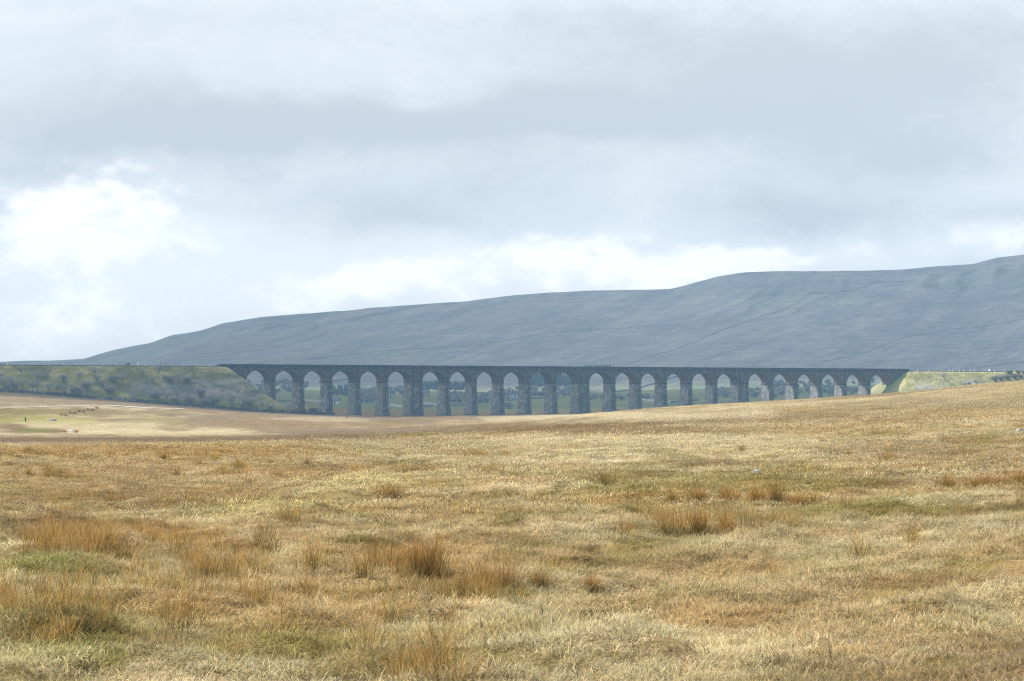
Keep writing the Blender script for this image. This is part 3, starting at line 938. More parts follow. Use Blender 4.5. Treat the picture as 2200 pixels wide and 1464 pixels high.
# ---------------------------------------------------------------- bare trees and bushes
def tree_mesh(seed, height, spread, stems=1, depth=4, r0=.2, twig_w=.05, twig_l=.7, fork=3):
    rd = random.Random(seed)
    wood, tw = MB(), MB()
    def twig(p, d, L, w):
        side = d.cross(Vector((rd.uniform(-1, 1), rd.uniform(-1, 1), rd.uniform(-1, 1)))).normalized() * w
        q = p + d * L * .5 + Vector((rd.uniform(-.1, .1), rd.uniform(-.1, .1), rd.uniform(0, .12))) * L
        e = p + d * L
        tw.add([p - side, p + side, q + side * .7, q - side * .7, e], [(0, 1, 2, 3), (3, 2, 4)])
    def grow(p, d, L, r, lev):
        pts, rad = [p], [r]
        for i in range(3):
            d = (d + Vector((rd.uniform(-.25, .25), rd.uniform(-.25, .25), rd.uniform(-.08, .2)))).normalized()
            p = p + d * L / 3
            pts.append(p); rad.append(r * (1 - .18 * (i + 1)))
            if lev >= 2:
                for _ in range(2):
                    dd = (d + Vector((rd.uniform(-1, 1), rd.uniform(-1, 1), rd.uniform(-.4, .7)))).normalized()
                    twig(p, dd, twig_l * rd.uniform(.5, 1.2), twig_w * rd.uniform(.6, 1.1))
        if lev <= 2:
            wood.tube(pts, rad, 5 if lev < 2 else 3, cap=False)
        else:
            for a_, b_ in zip(pts[:-1], pts[1:]):
                twig(a_, (b_ - a_).normalized(), (b_ - a_).length, max(r, twig_w * .8))
        if lev < depth:
            n = fork if lev else fork + 1
            for i in range(n):
                th = 2 * math.pi * (i + rd.random() * .8) / n
                out = Vector((math.cos(th), math.sin(th), 0)) * spread * rd.uniform(.6, 1.25)
                grow(p if i else pts[-1], (d * .75 + out + Vector((0, 0, .12))).normalized(), L * rd.uniform(.62, .86), r * .55, lev + 1)
            if lev >= 1:
                th = rd.uniform(0, 6.28)
                grow(pts[1], (d * .5 + Vector((math.cos(th), math.sin(th), .1)) * spread).normalized(), L * .6, r * .4, lev + 1)
        else:
            for _ in range(4):
                dd = (d + Vector((rd.uniform(-.9, .9), rd.uniform(-.9, .9), rd.uniform(-.3, .7)))).normalized()
                twig(p, dd, twig_l * rd.uniform(.6, 1.3), twig_w * rd.uniform(.5, 1))
    L0 = height * .24
    for k in range(stems):
        a = 2 * math.pi * k / max(stems, 1)
        lean = Vector((math.cos(a) * (.5 if stems > 1 else .08), math.sin(a) * (.5 if stems > 1 else .08), 1)).normalized()
        grow(Vector((math.cos(a) * .25 * (stems > 1), math.sin(a) * .25 * (stems > 1), -.3)), lean, L0, r0, 0)
    top = max(v[2] for v in tw.v)
    k = height / top
    wood.v = [(x * k, y * k, z * k) for x, y, z in wood.v]; tw.v = [(x * k, y * k, z * k) for x, y, z in tw.v]
    return wood, tw

def make_tree(seed, height, spread, name='bare_tree', crown='twig', **kw):
    root = empty(name, (0, 0, 0))
    wood, tw = tree_mesh(seed, height, spread, **kw)
    wood.build('trunk', M['bark'], root)
    tw.build('crown', M[crown], root)
    return root

PROTO = [make_tree(1, 5.5, .95, twig_w=.02, twig_l=.55, fork=2), make_tree(2, 5.0, 1.15, twig_w=.02, twig_l=.55, fork=2), make_tree(3, 6.0, .85, twig_w=.02, twig_l=.55, fork=2), make_tree(5, 4.6, 1.0, stems=2, depth=3, twig_w=.05)]
BUSH = [make_tree(11, 2.8, .9, 'bush', stems=5, depth=3, r0=.07, twig_w=.02, twig_l=.5, fork=2), make_tree(12, 3.2, .8, 'bush', stems=5, depth=3, r0=.07, twig_w=.02, twig_l=.5, fork=2)]
RBUSH = [make_tree(13, 3.0, .9, 'bush', 'twig_rust', stems=6, depth=3, r0=.06, twig_w=.045, twig_l=.5)]
PBUSH = [make_tree(14, 3.4, .9, 'bush', 'twig_pale', stems=6, depth=3, r0=.06, twig_w=.03, twig_l=.5)]
used = set()
def put_tree(pro, loc, sc, rz, label, cat, group):
    if pro.name in used:
        o = copy_tree(pro)
    else:
        o = pro; used.add(pro.name)
    o.location = loc; o.rotation_euler = (0, 0, rz); o.scale = (sc, sc, sc)
    return tag(o, label, cat, group)

Z1 = lambda X, Y: (X / 5., 740 + Y / 5.)
Z2 = lambda X, Y: (400 + X / 5., 740 + Y / 5.)
upper = [Z1(*p) for p in ((35, 400), (110, 430), (240, 330), (400, 400), (500, 380), (680, 400), (840, 380), (1010, 340), (1035, 420), (1220, 420), (1320, 430), (1530, 350), (1690, 320), (1640, 430), (1760, 410), (1830, 420), (1920, 400), (2010, 430))] + [Z2(150, 575), Z2(560, 560)]
lower = [Z1(*p) for p in ((20, 490), (130, 490), (240, 495), (350, 500), (410, 505), (535, 522), (600, 515), (690, 540), (760, 540), (820, 545), (930, 505), (1110, 500), (1172, 540), (1415, 612), (1665, 605), (1800, 625), (1910, 620), (2050, 655), (2150, 585))] + \
        [Z2(40, 650), Z2(300, 662), Z2(462, 655), Z2(515, 665), Z2(668, 685), Z2(815, 708), Z2(1100, 725)]
bushes = [Z1(*p) for p in ((80, 485), (180, 490), (700, 545), (850, 550), (1290, 602), (1455, 612), (1880, 630), (2180, 645))] + [Z2(230, 660), Z2(610, 685), Z2(920, 715), Z2(1040, 735)]
for row, lst, sc0 in (('upper', upper, .9), ('lower', lower, 1.0)):
    for i, (u, v) in enumerate(sorted(lst)):
        x, y, z = hit(u, v, 1700, surf)
        put_tree(random.choice(PROTO), (x, y, z), 1.2 * sc0 * random.uniform(.75, 1.15), random.uniform(0, 6.28),
                 'bare grey tree on the left embankment, %s from the left in the %s row' % (ORD[i], row), 'tree', 'bare trees on the left embankment')
for i, (u, v) in enumerate(sorted(bushes)):
    x, y, z = hit(u, v, 1700, surf)
    put_tree(random.choice(BUSH), (x, y, z), random.uniform(.8, 1.2), random.uniform(0, 6.28),
             'low grey leafless bush by the wall under the left embankment, %s from the left' % ORD[i], 'bush', 'bushes under the left embankment')
for i, (u, v, lb) in enumerate(((Z2(1230, 752)) + ('russet leafless bush in front of the second pier from the left',), (Z2(1370, 750)) + ('russet leafless bush in front of the third pier from the left',))):
    x, y, z = hit(u, v, 1700, ground)
    put_tree(RBUSH[0], (x, y, z), 1.15, i * 2., lb, 'bush', 'russet bushes by the piers')
Z5 = lambda X, Y: (1640 + X / 3.93, 720 + Y / 3.93)
x, y, z = hit(*Z5(1535, 385), 1900, surf)
put_tree(PROTO[1], (x, y, z), 1.0, 1.2, 'single bare tree on the sunlit slope of the right embankment', 'tree', 'bare tree on the right embankment')
for i, p in enumerate(((1960, 395), (2010, 385), (2060, 380), (2080, 340), (2120, 372), (2150, 330), (2170, 365), (2215, 345), (2240, 320))):
    x, y, z = hit(*Z5(*p), 1900, surf)
    put_tree(PBUSH[0], (x, y, z), random.uniform(.75, 1.15), random.uniform(0, 6), 'pale leafless bush at the far right of the right embankment, %s from the left' % ORD[i], 'bush', 'pale bushes on the right embankment')
for i, p in enumerate(((1700, 430), (1740, 415), (1790, 405))):
    x, y, z = hit(*Z5(*p), 1900, surf)
    put_tree(BUSH[0], (x, y, z), .6, i, 'small grey bush beside scree on the right embankment, %s from the left' % ORD[i], 'bush', 'small bushes by the scree')
x, y = sn_xy(-62, -9); put_tree(BUSH[1], (x, y, Z_RAIL), .8, .5, 'small bare bush beside the white cabinet on top of the left embankment', 'bush', 'bush on the embankment top')

# ---------------------------------------------------------------- things along the railway
def along(u, n):
    s = (u - 1100 + 570.479) / (3.63785 - (u - 1100) * 2.51776e-4)
    for _ in range(4):                       # refine for the offset n
        x, y = sn_xy(s, n); du = u - (1100 + FPX * x / y); s += du / 3.6
    return sn_xy(s, n)
def post_mesh(h, w, mat, cap=True):
    mb = MB(); mb.box(-w / 2, w / 2, -w / 2, w / 2, -.5, h)
    mb.frustum((-w / 2, w / 2, -w / 2, w / 2, h), (-.02, .02, -.02, .02, h + w * .6))
    return mb.data('post', mat)
pm = post_mesh(1.7, .2, M['white']); pd = post_mesh(1.9, .18, M['grey'])
lefts = [16, 46, 75, 105, 136, 165, 195, 222, 251, 281, 310, 369, 395, 423, 448]
for i, u in enumerate(lefts):
    x, y = along(u, 1.0)
    o = link('marker_post', pm); o.location = (x, y, Z_RAIL - .15)
    tag(o, 'white post along the top of the left embankment, %s from the left' % ORD[i], 'post', 'white posts on the left embankment')
rights = [1971, 1995, 2024, 2040, 2046, 2062, 2070, 2085, 2093, 2110, 2118, 2136, 2158, 2180]
for i, u in enumerate(rights):
    x, y = along(u, 1.0)
    o = link('marker_post', pm); o.location = (x, y, Z_RAIL - .15)
    tag(o, 'white post along the top of the right embankment, %s from the left' % ORD[i], 'post', 'white posts on the right embankment')
for u, lb in ((345, 'left of two thin grey poles on top of the left embankment'), (355, 'right of two thin grey poles on top of the left embankment'), (2003, 'thin grey pole on top of the right embankment')):
    mb = MB(); mb.tube([(0, 0, -.3), (0, 0, 2.4)], [.09, .07], 8); mb.box(-.2, .2, -.14, .14, 2.2, 2.6)
    x, y = along(u, -VW - .5)
    o = mb.build('signal_pole', M['grey']); o.location = (x, y, Z_RAIL)
    tag(o, lb, 'pole', 'grey poles by the railway')
def cabinet(u, n, w, d, h, label, mat='white'):
    x, y = along(u, n)
    r = empty('equipment_cabinet', (x, y, Z_RAIL), VA)
    mb = MB(); mb.box(-w / 2, w / 2, -d / 2, d / 2, 0, h); mb.build('case', M[mat], r)
    mb = MB(); mb.frustum((-w / 2 - .08, w / 2 + .08, -d / 2 - .08, d / 2 + .08, h + .003), (-w / 2 + .1, w / 2 - .1, -d / 2 + .1, d / 2 - .1, h + .2)); mb.build('lid', M[mat], r)
    mb = MB(); mb.box(-w / 2 + .08, w / 2 - .08, -d / 2 - .04, -d / 2 - .003, .15, h - .1); mb.build('door', M[mat], r)
    tag(r, label, 'cabinet')
cabinet(298, -VW - .3, 1.0, .8, 2.3, 'white equipment cabinet beside a bush on top of the left embankment')
cabinet(2127, -VW - .3, 1.3, .9, 1.7, 'white equipment cabinet among posts on top of the right embankment')
cabinet(2106, -VW - .3, 1.2, .9, 1.0, 'low dark equipment cabinet beside posts on top of the right embankment', 'grey')
mb = MB()
for k in range(4):
    mb.box(k * 1.4, k * 1.4 + .09, 0, .09, -.3, 1.4)
for z in (.6, 1.3):
    mb.box(0.09, 4.2, .02, .07, z, z + .08)
mb.tube([(0, .045, -.2), (4.2, .045, 1.3)], [.05, .05], 5)
x, y = along(452, .6)
o = mb.build('railing', M['white']); o.location = (x, y, Z_RAIL); o.rotation_euler = (0, 0, VA)
tag(o, 'short white railing where the left embankment meets the viaduct parapet', 'railing')

# ---------------------------------------------------------------- farm buildings in the valley
def house(u, v, w, d, h, rh, rz, label, wall='render', chim=1, nwin=3, name='farmhouse'):
    x, y, z = hit(u, v, 2150)
    w, d, h, rh = w * .85, d * .85, h * .72, rh * .8
    r = empty(name, (x, y, z), rz)
    mb = MB()
    mb.add([(-w / 2, -d / 2, -2), (w / 2, -d / 2, -2), (w / 2, d / 2, -2), (-w / 2, d / 2, -2), (-w / 2, -d / 2, h), (w / 2, -d / 2, h), (w / 2, d / 2, h), (-w / 2, d / 2, h),
            (-w / 2, 0, h + rh), (w / 2, 0, h + rh)],
           [(0, 1, 5, 4), (2, 3, 7, 6), (1, 2, 6, 9, 5), (3, 0, 4, 8, 7)])
    mb.build('wall', M[wall], r)
    rb = MB(); e = .4
    k = rh / (d / 2)
    for sg in (-1, 1):
        y0 = sg * (d / 2 + e); z0 = h - e * k
        rb.add([(-w / 2 - e, y0, z0), (w / 2 + e, y0, z0), (w / 2 + e, 0, h + rh + .02), (-w / 2 - e, 0, h + rh + .02),
                (-w / 2 - e, y0, z0 + .25), (w / 2 + e, y0, z0 + .25), (w / 2 + e, 0, h + rh + .27), (-w / 2 - e, 0, h + rh + .27)],
               [(0, 1, 2, 3), (4, 5, 6, 7), (0, 1, 5, 4), (1, 2, 6, 5), (0, 4, 7, 3)])
    ro = rb.build('roof', M['slate'], r)
    for c in range(chim):
        cx = -w / 2 + .8 if c == 0 else w / 2 - .8
        cb = MB(); cb.box(cx - .5, cx + .5, -.45, .45, h + rh - .5, h + rh + 1.3); cb.build('chimney', M[wall], ro)
    db = MB(); db.box(-.5, .5, -d / 2 - .06, -d / 2 - .003, -.3, 1.9); db.build('door', M['door'], r)
    for i in range(nwin):
        wx = -w / 2 + w * (i + .5) / nwin
        for zz in ((.7, 2.5) if h > 3.2 else (.9,)):
            if abs(wx) < 1.2 and zz < 2:
                continue
            wb = MB(); wb.box(wx - .5, wx + .5, -d / 2 - .05, -d / 2 - .003, zz, zz + .95); wb.build('window', M['glass'], r)
    return tag(r, label, 'building', 'farm buildings in the valley')
house(785, 866, 11, 7, 4, 3.0, .3, 'low barn with pale roof edge seen through the fifth arch', 'barn', 0, 3, 'barn')
house(797, 866, 9, 6.5, 3.6, 2.6, -.2, 'pale farm building beside the barn seen through the fifth arch', 'render', 1, 2)
house(838, 855, 8, 6, 5, 3, .2, 'white farmhouse seen through the sixth arch', 'render', 2, 3)
house(912, 853, 8, 6, 4.8, 2.6, -.3, 'small grey farmhouse seen through the seventh arch', 'barn', 1, 2)
house(1092, 857, 10, 6.5, 5, 2.8, .1, 'left house of a pale farm row seen through the tenth arch', 'barn', 2, 3)
house(1106, 857, 9, 6.5, 5, 2.6, .1, 'right house of a pale farm row seen through the tenth arch', 'render', 1, 3)
house(1090, 879, 6.5, 5, 3, 2.2, .5, 'small stone field barn on green pasture seen through the tenth arch', 'barn', 0, 1, 'barn')
house(557, 839, 7, 6, 4.5, 2.6, .4, 'small white house seen through the first arch', 'render', 1, 2)
house(722, 868, 6, 5, 3.2, 2, -.4, 'small shed on green pasture seen through the fourth arch', 'render', 0, 1, 'shed')

# ---------------------------------------------------------------- far woods
def conifer_wood(name, spots, label, hmin=10, hmax=16):
    mb = MB()
    for (x, y, z) in spots:
        h = random.uniform(hmin, hmax); r = h * random.uniform(.17, .23)
        lv = 6
        for k in range(lv):
            z0 = z + h * (.06 + .15 * k); z1 = z0 + h * .27
            rr = r * (1 - k / lv * .85)
            n = 7; a0 = random.random()
            vs = [(x, y, min(z1, z + h))]
            for j in range(n):
                th = 2 * math.pi * (j + a0) / n; q = rr * random.uniform(.7, 1.2)
                vs.append((x + q * math.cos(th), y + q * math.sin(th), z0 + random.uniform(-.4, .3)))
            mb.add(vs, [(0, 1 + j, 1 + (j + 1) % n) for j in range(n)])
        mb.tube([(x, y, z - 1), (x, y, z + h * .3)], [.22, .15], 4, cap=False)
    o = mb.build(name, M['conifer'])
    return tag(o, label, 'wood', None, 'stuff')
def fill(u0, u1, v0, v1, n, ymin):
    return [hit(random.uniform(u0, u1), random.uniform(v0, v1), ymin) for _ in range(n)]
conifer_wood('conifer_wood', fill(898, 1003, 828, 839, 280, 2500), 'dark conifer plantation seen through the seventh and eighth arches', 4.5, 6)
conifer_wood('conifer_wood', fill(1137, 1238, 812, 832, 300, 2600), 'tall dark conifer plantation seen through the eleventh and twelfth arches', 6, 8)
conifer_wood('conifer_wood', [hit(random.gauss(1288, 15), random.uniform(790, 794), 3400) for _ in range(60)], 'small dark clump of conifers on the hill showing over the viaduct parapet', 3, 4.5)
conifer_wood('conifer_wood', fill(700, 760, 832, 852, 130, 2500), 'dark wood seen through the fourth arch', 3.5, 5.5)
def bare_wood(spots, label, hmin=3.5, hmax=6):
    base = [tree_mesh(40 + k, 1.0, .6, depth=3, r0=.03, twig_w=.018, twig_l=.2) for k in range(4)]
    mb = MB()
    for (x, y, z) in spots:
        w, t = random.choice(base); h = random.uniform(hmin, hmax); a = random.uniform(0, 6.28); c, s = math.cos(a), math.sin(a)
        for q in (w, t):
            mb.add([(x + (p[0] * c - p[1] * s) * h, y + (p[0] * s + p[1] * c) * h, z + p[2] * h) for p in q.v], q.f)
    o = mb.build('bare_wood', M['wood_twig'])
    return tag(o, label, 'wood', None, 'stuff')
bare_wood(fill(766, 812, 838, 858, 34, 2300), 'grey leafless wood seen through the fifth arch')
bare_wood(fill(826, 876, 838, 850, 24, 2300), 'grey leafless trees seen through the sixth arch')
bare_wood(fill(962, 1062, 850, 868, 46, 2300), 'grey leafless wood seen through the eighth and ninth arches')
bare_wood(fill(1078, 1250, 838, 852, 70, 2300), 'grey leafless wood seen through the tenth to twelfth arches', 3, 5.5)
bare_wood(fill(520, 660, 822, 846, 60, 2300), 'grey leafless wood seen through the first and second arches', 3, 5.5)
bare_wood(fill(1262, 1420, 852, 862, 28, 2300), 'dark hedgerow trees seen through the thirteenth to fifteenth arches', 3, 5)
bare_wood(fill(1540, 1700, 838, 856, 50, 2300), 'grey leafless wood seen through the eighteenth and nineteenth arches', 3, 5.5)
bare_wood(fill(1655, 1880, 822, 850, 90, 2400), 'grey leafless wood seen through the rightmost arches', 3, 5.5)

# ---------------------------------------------------------------- walkers
def skinned(name, pts, edges, radii, mat, parent, sub=1):
    me = bpy.data.meshes.new(name)
    me.from_pydata(pts, edges, [])
    me.materials.append(mat)
    o = link(name, me, parent)
    md = o.modifiers.new('skin', 'SKIN')
    for i, r in enumerate(radii):
        me.skin_vertices[0].data[i].radius = (r, r) if not isinstance(r, tuple) else r
    me.skin_vertices[0].data[0].use_root = True
    md.use_smooth_shade = True
    sb = o.modifiers.new('smooth', 'SUBSURF'); sb.levels = sub; sb.render_levels = sub
    return o
def walker(u, v, ymin, rz, top, label):
    x, y, z = hit(u, v, ymin)
    r = empty('person', (x, y, z), rz)
    P = [(0, 0, .92), (0, 0, 1.15), (0, 0, 1.40), (0, .01, 1.5), (0, .03, 1.62), (0, .03, 1.72),
         (.17, 0, 1.4), (.23, -.08, 1.14), (.22, .06, .92), (-.17, 0, 1.4), (-.23, .05, 1.14), (-.22, .18, .94),
         (.09, 0, .86), (.10, .16, .48), (.10, .20, .07), (.10, .33, .04), (-.09, 0, .86), (-.10, -.05, .48), (-.10, -.22, .09), (-.10, -.10, .04)]
    E = [(0, 1), (1, 2), (2, 3), (3, 4), (4, 5), (2, 6), (6, 7), (7, 8), (2, 9), (9, 10), (10, 11), (0, 12), (12, 13), (13, 14), (14, 15), (0, 16), (16, 17), (17, 18), (18, 19)]
    Rr = [.14, .13, .15, .06, .10, .07, .07, .045, .04, .07, .045, .04, .085, .06, .045, .04, .085, .06, .045, .04]
    skinned('body', P, E, Rr, M['skin'], r)
    skinned('jacket', P[:3] + P[6:8] + [(.22, .05, .97)] + P[9:11] + [(-.22, .17, .99)], [(0, 1), (1, 2), (2, 3), (3, 4), (4, 5), (2, 6), (6, 7), (7, 8)],
            [.175, .165, .18, .1, .075, .065, .1, .075, .065], M[top], r)
    skinned('trousers', [(0, 0, .93), P[12], P[13], (.10, .2, .12), P[16], P[17], (-.10, -.2, .14)], [(0, 1), (1, 2), (2, 3), (0, 4), (4, 5), (5, 6)],
            [.16, .11, .085, .075, .11, .085, .075], M['black'], r)
    skinned('hair', [(0, 0, 1.60), (0, -.01, 1.69), (0, .04, 1.75)], [(0, 1), (1, 2)], [.09, .115, .08], M['hair'], r)
    tag(r, label, 'person')
walker(55, 908, 700, .6, 'navy', 'lone walker in dark clothing on the pale grass at far left')
walker(745, 900, 1100, -1.0, 'blue', 'distant walker in a blue jacket below the fourth pier')

# ---------------------------------------------------------------- stones
def rock(u, v, ymin, sx, sy, sz, seed, label, mat='boulder', sink=.15):
    x, y, z = hit(u, v, ymin)
    rd = np.random.default_rng(seed)
    import bmesh
    bm = bmesh.new(); bmesh.ops.create_icosphere(bm, subdivisions=3, radius=1)
    ax = rd.normal(size=(9, 3)); ax /= np.linalg.norm(ax, axis=1)[:, None]
    cut = rd.uniform(.55, .9, 9)
    for vt in bm.verts:
        p = np.array(vt.co)
        for a_, c_ in zip(ax, cut):
            dd = p @ a_
            if dd > c_:
                p = p - a_ * (dd - c_) * .9
        p = p * (1 + .05 * rd.normal())
        vt.co = (p[0] * sx, p[1] * sy, p[2] * sz + sz * (1 - sink * 2) * .8)
    me = bpy.data.meshes.new('stone'); bm.to_mesh(me); bm.free(); me.materials.append(M[mat])
    o = link('stone', me); o.location = (x, y, z)
    return tag(o, label, 'stone')
rock(1625, 1022, 60, .10, .09, .085, 3, 'grey angular stone lying alone in the grass above the right rush tussocks', 'pale_rock')
rock(1400, 1153, 30, .04, .03, .022, 4, 'tiny white stone in the grass between two rush tussocks', 'white')
rock(152, 927, 600, 1.3, .8, .3, 5, 'broad pale limestone slab with russet rushes at both ends, far left', 'boulder', .3)
rock(113, 905, 700, 1.4, .8, .5, 6, 'pale grey boulder on the grass right of the dark walker')
rock(2192, 932, 150, .25, .2, .16, 8, 'small pale stone in dry grass near the right edge')

# ---------------------------------------------------------------- grass (instanced blades)
def blades(seed, n, radius, lmin, lmax, w, lean, base=(1, 1, 1), tip=(1, 1, 1), var=.3, clump=0, segs=3, dome=False):
    rd = np.random.default_rng(seed)
    r = radius * np.sqrt(rd.random(n)); th = rd.random(n) * 2 * np.pi
    cx, cyy = r * np.cos(th), r * np.sin(th)
    if clump:
        k = rd.integers(0, clump, n)
        cr = radius * np.sqrt(rd.random(clump)); ct = rd.random(clump) * 6.283
        sp = radius * .16
        cx = cr[k] * np.cos(ct[k]) + rd.normal(size=n) * sp; cyy = cr[k] * np.sin(ct[k]) + rd.normal(size=n) * sp
    L = rd.uniform(lmin, lmax, n) * (1 - .25 * rd.random(n))
    a = rd.random(n) * 2 * np.pi
    if dome:                       # a tussock: densest in its middle, splayed and shorter at its rim
        r = radius * np.minimum(np.abs(rd.normal(size=n)) * .5, 1.2); cx, cyy = r * np.cos(th), r * np.sin(th)
        L = L * (1.05 - .5 * (r / radius) ** 1.5); a = np.where(rd.random(n) < .7, th + rd.normal(size=n) * .5, a)
    ln = lean * rd.uniform(.3, 1.3, n)
    ww = w * rd.uniform(.6, 1.3, n)
    fa = a + rd.normal(size=n) * .9 + np.pi / 2
    V = np.zeros((n, 2 * segs + 1, 3)); T = np.zeros((n, 2 * segs + 1, 3))
    br = 1 + var * rd.normal(size=n)
    hue = rd.normal(size=n) * .06
    px, py, pz = cx.copy(), cyy.copy(), np.full(n, -.02)
    ang = .15 * ln
    for s in range(segs + 1):
        f = s / segs
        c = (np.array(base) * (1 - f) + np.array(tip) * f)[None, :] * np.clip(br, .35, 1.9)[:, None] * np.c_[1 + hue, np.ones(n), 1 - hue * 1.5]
        if s < segs:
            hw = ww * (1 - .25 * f) / 2
            V[:, 2 * s] = np.c_[px - np.cos(fa) * hw, py - np.sin(fa) * hw, pz]
            V[:, 2 * s + 1] = np.c_[px + np.cos(fa) * hw, py + np.sin(fa) * hw, pz]
            T[:, 2 * s] = T[:, 2 * s + 1] = c
        else:
            V[:, 2 * s] = np.c_[px, py, pz]; T[:, 2 * s] = c
        ang = ang + ln / segs * rd.uniform(.5, 1.5, n)
        px = px + np.sin(ang) * np.cos(a) * L / segs; py = py + np.sin(ang) * np.sin(a) * L / segs; pz = np.maximum(pz + np.cos(ang) * L / segs, .004)
    m = 2 * segs + 1
    b = np.arange(n)[:, None] * m
    tri = []
    for s in range(segs - 1):
        tri += [b + np.array([[2 * s, 2 * s + 1, 2 * s + 3]]), b + np.array([[2 * s, 2 * s + 3, 2 * s + 2]])]
    tri.append(b + np.array([[2 * segs - 2, 2 * segs - 1, 2 * segs]]))
    return V.reshape(-1, 3), np.concatenate(tri), T.reshape(-1, 3)

def merge(parts):
    V, Fc, T, o = [], [], [], 0
    for v, f, t in parts:
        V.append(v); Fc.append(f + o); T.append(t); o += len(v)
    return np.concatenate(V), np.concatenate(Fc), np.concatenate(T)

def proto(coll, name, vft, mat):
    v, f, t = vft
    return link(name, mesh_data(name, v, f, mat, False, {'tint': t}), None, coll)

gcoll = bpy.data.collections.new('grass_patches')
NV = 4
for k in range(NV):  # blade tints: roots darkened, tips brightened to paint in sharper light and dark
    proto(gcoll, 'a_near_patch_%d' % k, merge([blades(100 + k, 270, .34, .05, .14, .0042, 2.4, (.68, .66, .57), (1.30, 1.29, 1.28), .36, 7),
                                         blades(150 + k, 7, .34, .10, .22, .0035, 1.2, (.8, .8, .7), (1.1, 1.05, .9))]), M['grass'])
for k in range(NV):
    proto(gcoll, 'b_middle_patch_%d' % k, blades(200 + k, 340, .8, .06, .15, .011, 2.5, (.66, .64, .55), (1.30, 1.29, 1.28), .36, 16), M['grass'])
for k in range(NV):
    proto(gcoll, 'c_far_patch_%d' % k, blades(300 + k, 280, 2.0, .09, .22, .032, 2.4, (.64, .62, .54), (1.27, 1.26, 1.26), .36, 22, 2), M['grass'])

def scatter(y0, y1, dens, wide):
    """Random points over the wedge of moor in front of the camera."""
    hw = lambda y: wide * y + 2.5
    area = wide * (y1 ** 2 - y0 ** 2) + 5 * (y1 - y0)
    n = int(area * dens)
    y = np.sqrt(rng.random(n) * (y1 ** 2 - y0 ** 2) + y0 ** 2)
    x = (rng.random(n) * 2 - 1) * hw(y)
    return x, y

def instancer(name, coll, x, y, idx, scl, col, label, cat, tilt=.05, dz=0., follow=True, reach=.22):
    n = len(x)
    z = ground(x, y) + dz
    me = bpy.data.meshes.new(name)
    me.vertices.add(n)
    me.vertices.foreach_set('co', np.c_[x, y, z].astype(np.float32).ravel())
    def attr(nm, typ, data, key='value'):
        at = me.attributes.new(nm, typ, 'POINT'); at.data.foreach_set(key, data)
    attr('pick', 'INT', idx.astype(np.int32))
    attr('size', 'FLOAT_VECTOR', scl.astype(np.float32).ravel(), 'vector')
    e = reach
    gx = (ground(x + e, y) - ground(x - e, y)) / (2 * e); gy = (ground(x, y + e) - ground(x, y - e)) / (2 * e)
    a = rng.random(n) * 6.283
    lx = gx * np.cos(a) + gy * np.sin(a); ly = -gx * np.sin(a) + gy * np.cos(a)      # slope in the turned patch's own axes
    fol = 1.0 if follow else 0.0
    attr('turn', 'FLOAT_VECTOR', np.c_[np.arctan(ly) * fol + rng.normal(size=n) * tilt, -np.arctan(lx) * fol + rng.normal(size=n) * tilt, a].astype(np.float32).ravel(), 'vector')
    attr('col', 'FLOAT_COLOR', np.c_[col, np.ones(n)].astype(np.float32).ravel(), 'color')
    o = link(name, me)
    tree = bpy.data.node_groups.new(name + '_scatter', 'GeometryNodeTree')
    tree.interface.new_socket('Geometry', in_out='INPUT', socket_type='NodeSocketGeometry')
    tree.interface.new_socket('Geometry', in_out='OUTPUT', socket_type='NodeSocketGeometry')
    nd = tree.nodes; L = tree.links.new
    gi = nd.new('NodeGroupInput'); go = nd.new('NodeGroupOutput')
    ci = nd.new('GeometryNodeCollectionInfo'); ci.inputs['Collection'].default_value = coll
    ci.inputs['Separate Children'].default_value = True; ci.inputs['Reset Children'].default_value = True
    ip = nd.new('GeometryNodeInstanceOnPoints'); ip.inputs['Pick Instance'].default_value = True
    def named(nm, t):
        a_ = nd.new('GeometryNodeInputNamedAttribute'); a_.data_type = t; a_.inputs['Name'].default_value = nm
        return a_.outputs['Attribute']
    L(gi.outputs[0], ip.inputs['Points']); L(ci.outputs[0], ip.inputs['Instance'])
    L(named('pick', 'INT'), ip.inputs['Instance Index'])
    L(named('turn', 'FLOAT_VECTOR'), ip.inputs['Rotation']); L(named('size', 'FLOAT_VECTOR'), ip.inputs['Scale'])
    L(ip.outputs[0], go.inputs[0])
    md = o.modifiers.new('scatter', 'NODES'); md.node_group = tree
    return tag(o, label, cat, None, 'stuff')

X, Yv, I, S_ = [], [], [], []
for (y0, y1, dens, lod, wide) in ((15, 62, 26, 0, .168), (56, 190, 2.6, 1, .160), (165, 660, .45, 2, .156), (600, 1800, .15, 2, .15)):
    x, y = scatter(y0, y1, dens, wide)
    if lod == 2:
        uu, vv = to_uv(x, y, ground(x, y)); k = rng.random(len(x)) < sstep(vv, 800, 802) * 1.0
        x, y = x[k], y[k]
    X.append(x); Yv.append(y); I.append(rng.integers(0, NV, len(x)) + NV * lod)
    s = rng.uniform(.7, 1.2, len(x)) * (1.25 if y0 > 800 else 1); hgt = s * (.65 + .8 * fbm(x / 2.3, y / 3., 3, 60.))
    S_.append(np.c_[s, s, hgt * (1 - .2 * sstep(y, 150, 350))])
nb = sum(len(q) for q in X)
for (y0, y1, dens, lod) in ((15, 62, .9, 0), (56, 150, .22, 1)):             # dark little tufts of living grass and moss
    x, y = scatter(y0, y1, dens, .165)
    X.append(x); Yv.append(y); I.append(rng.integers(0, NV, len(x)) + NV * lod)
    s = rng.uniform(.3, .75, len(x)) * (1 if lod == 0 else .5); S_.append(np.c_[s * 1.3, s, rng.uniform(.8, 1.5, len(x)) * (.9 if lod == 0 else .8)])
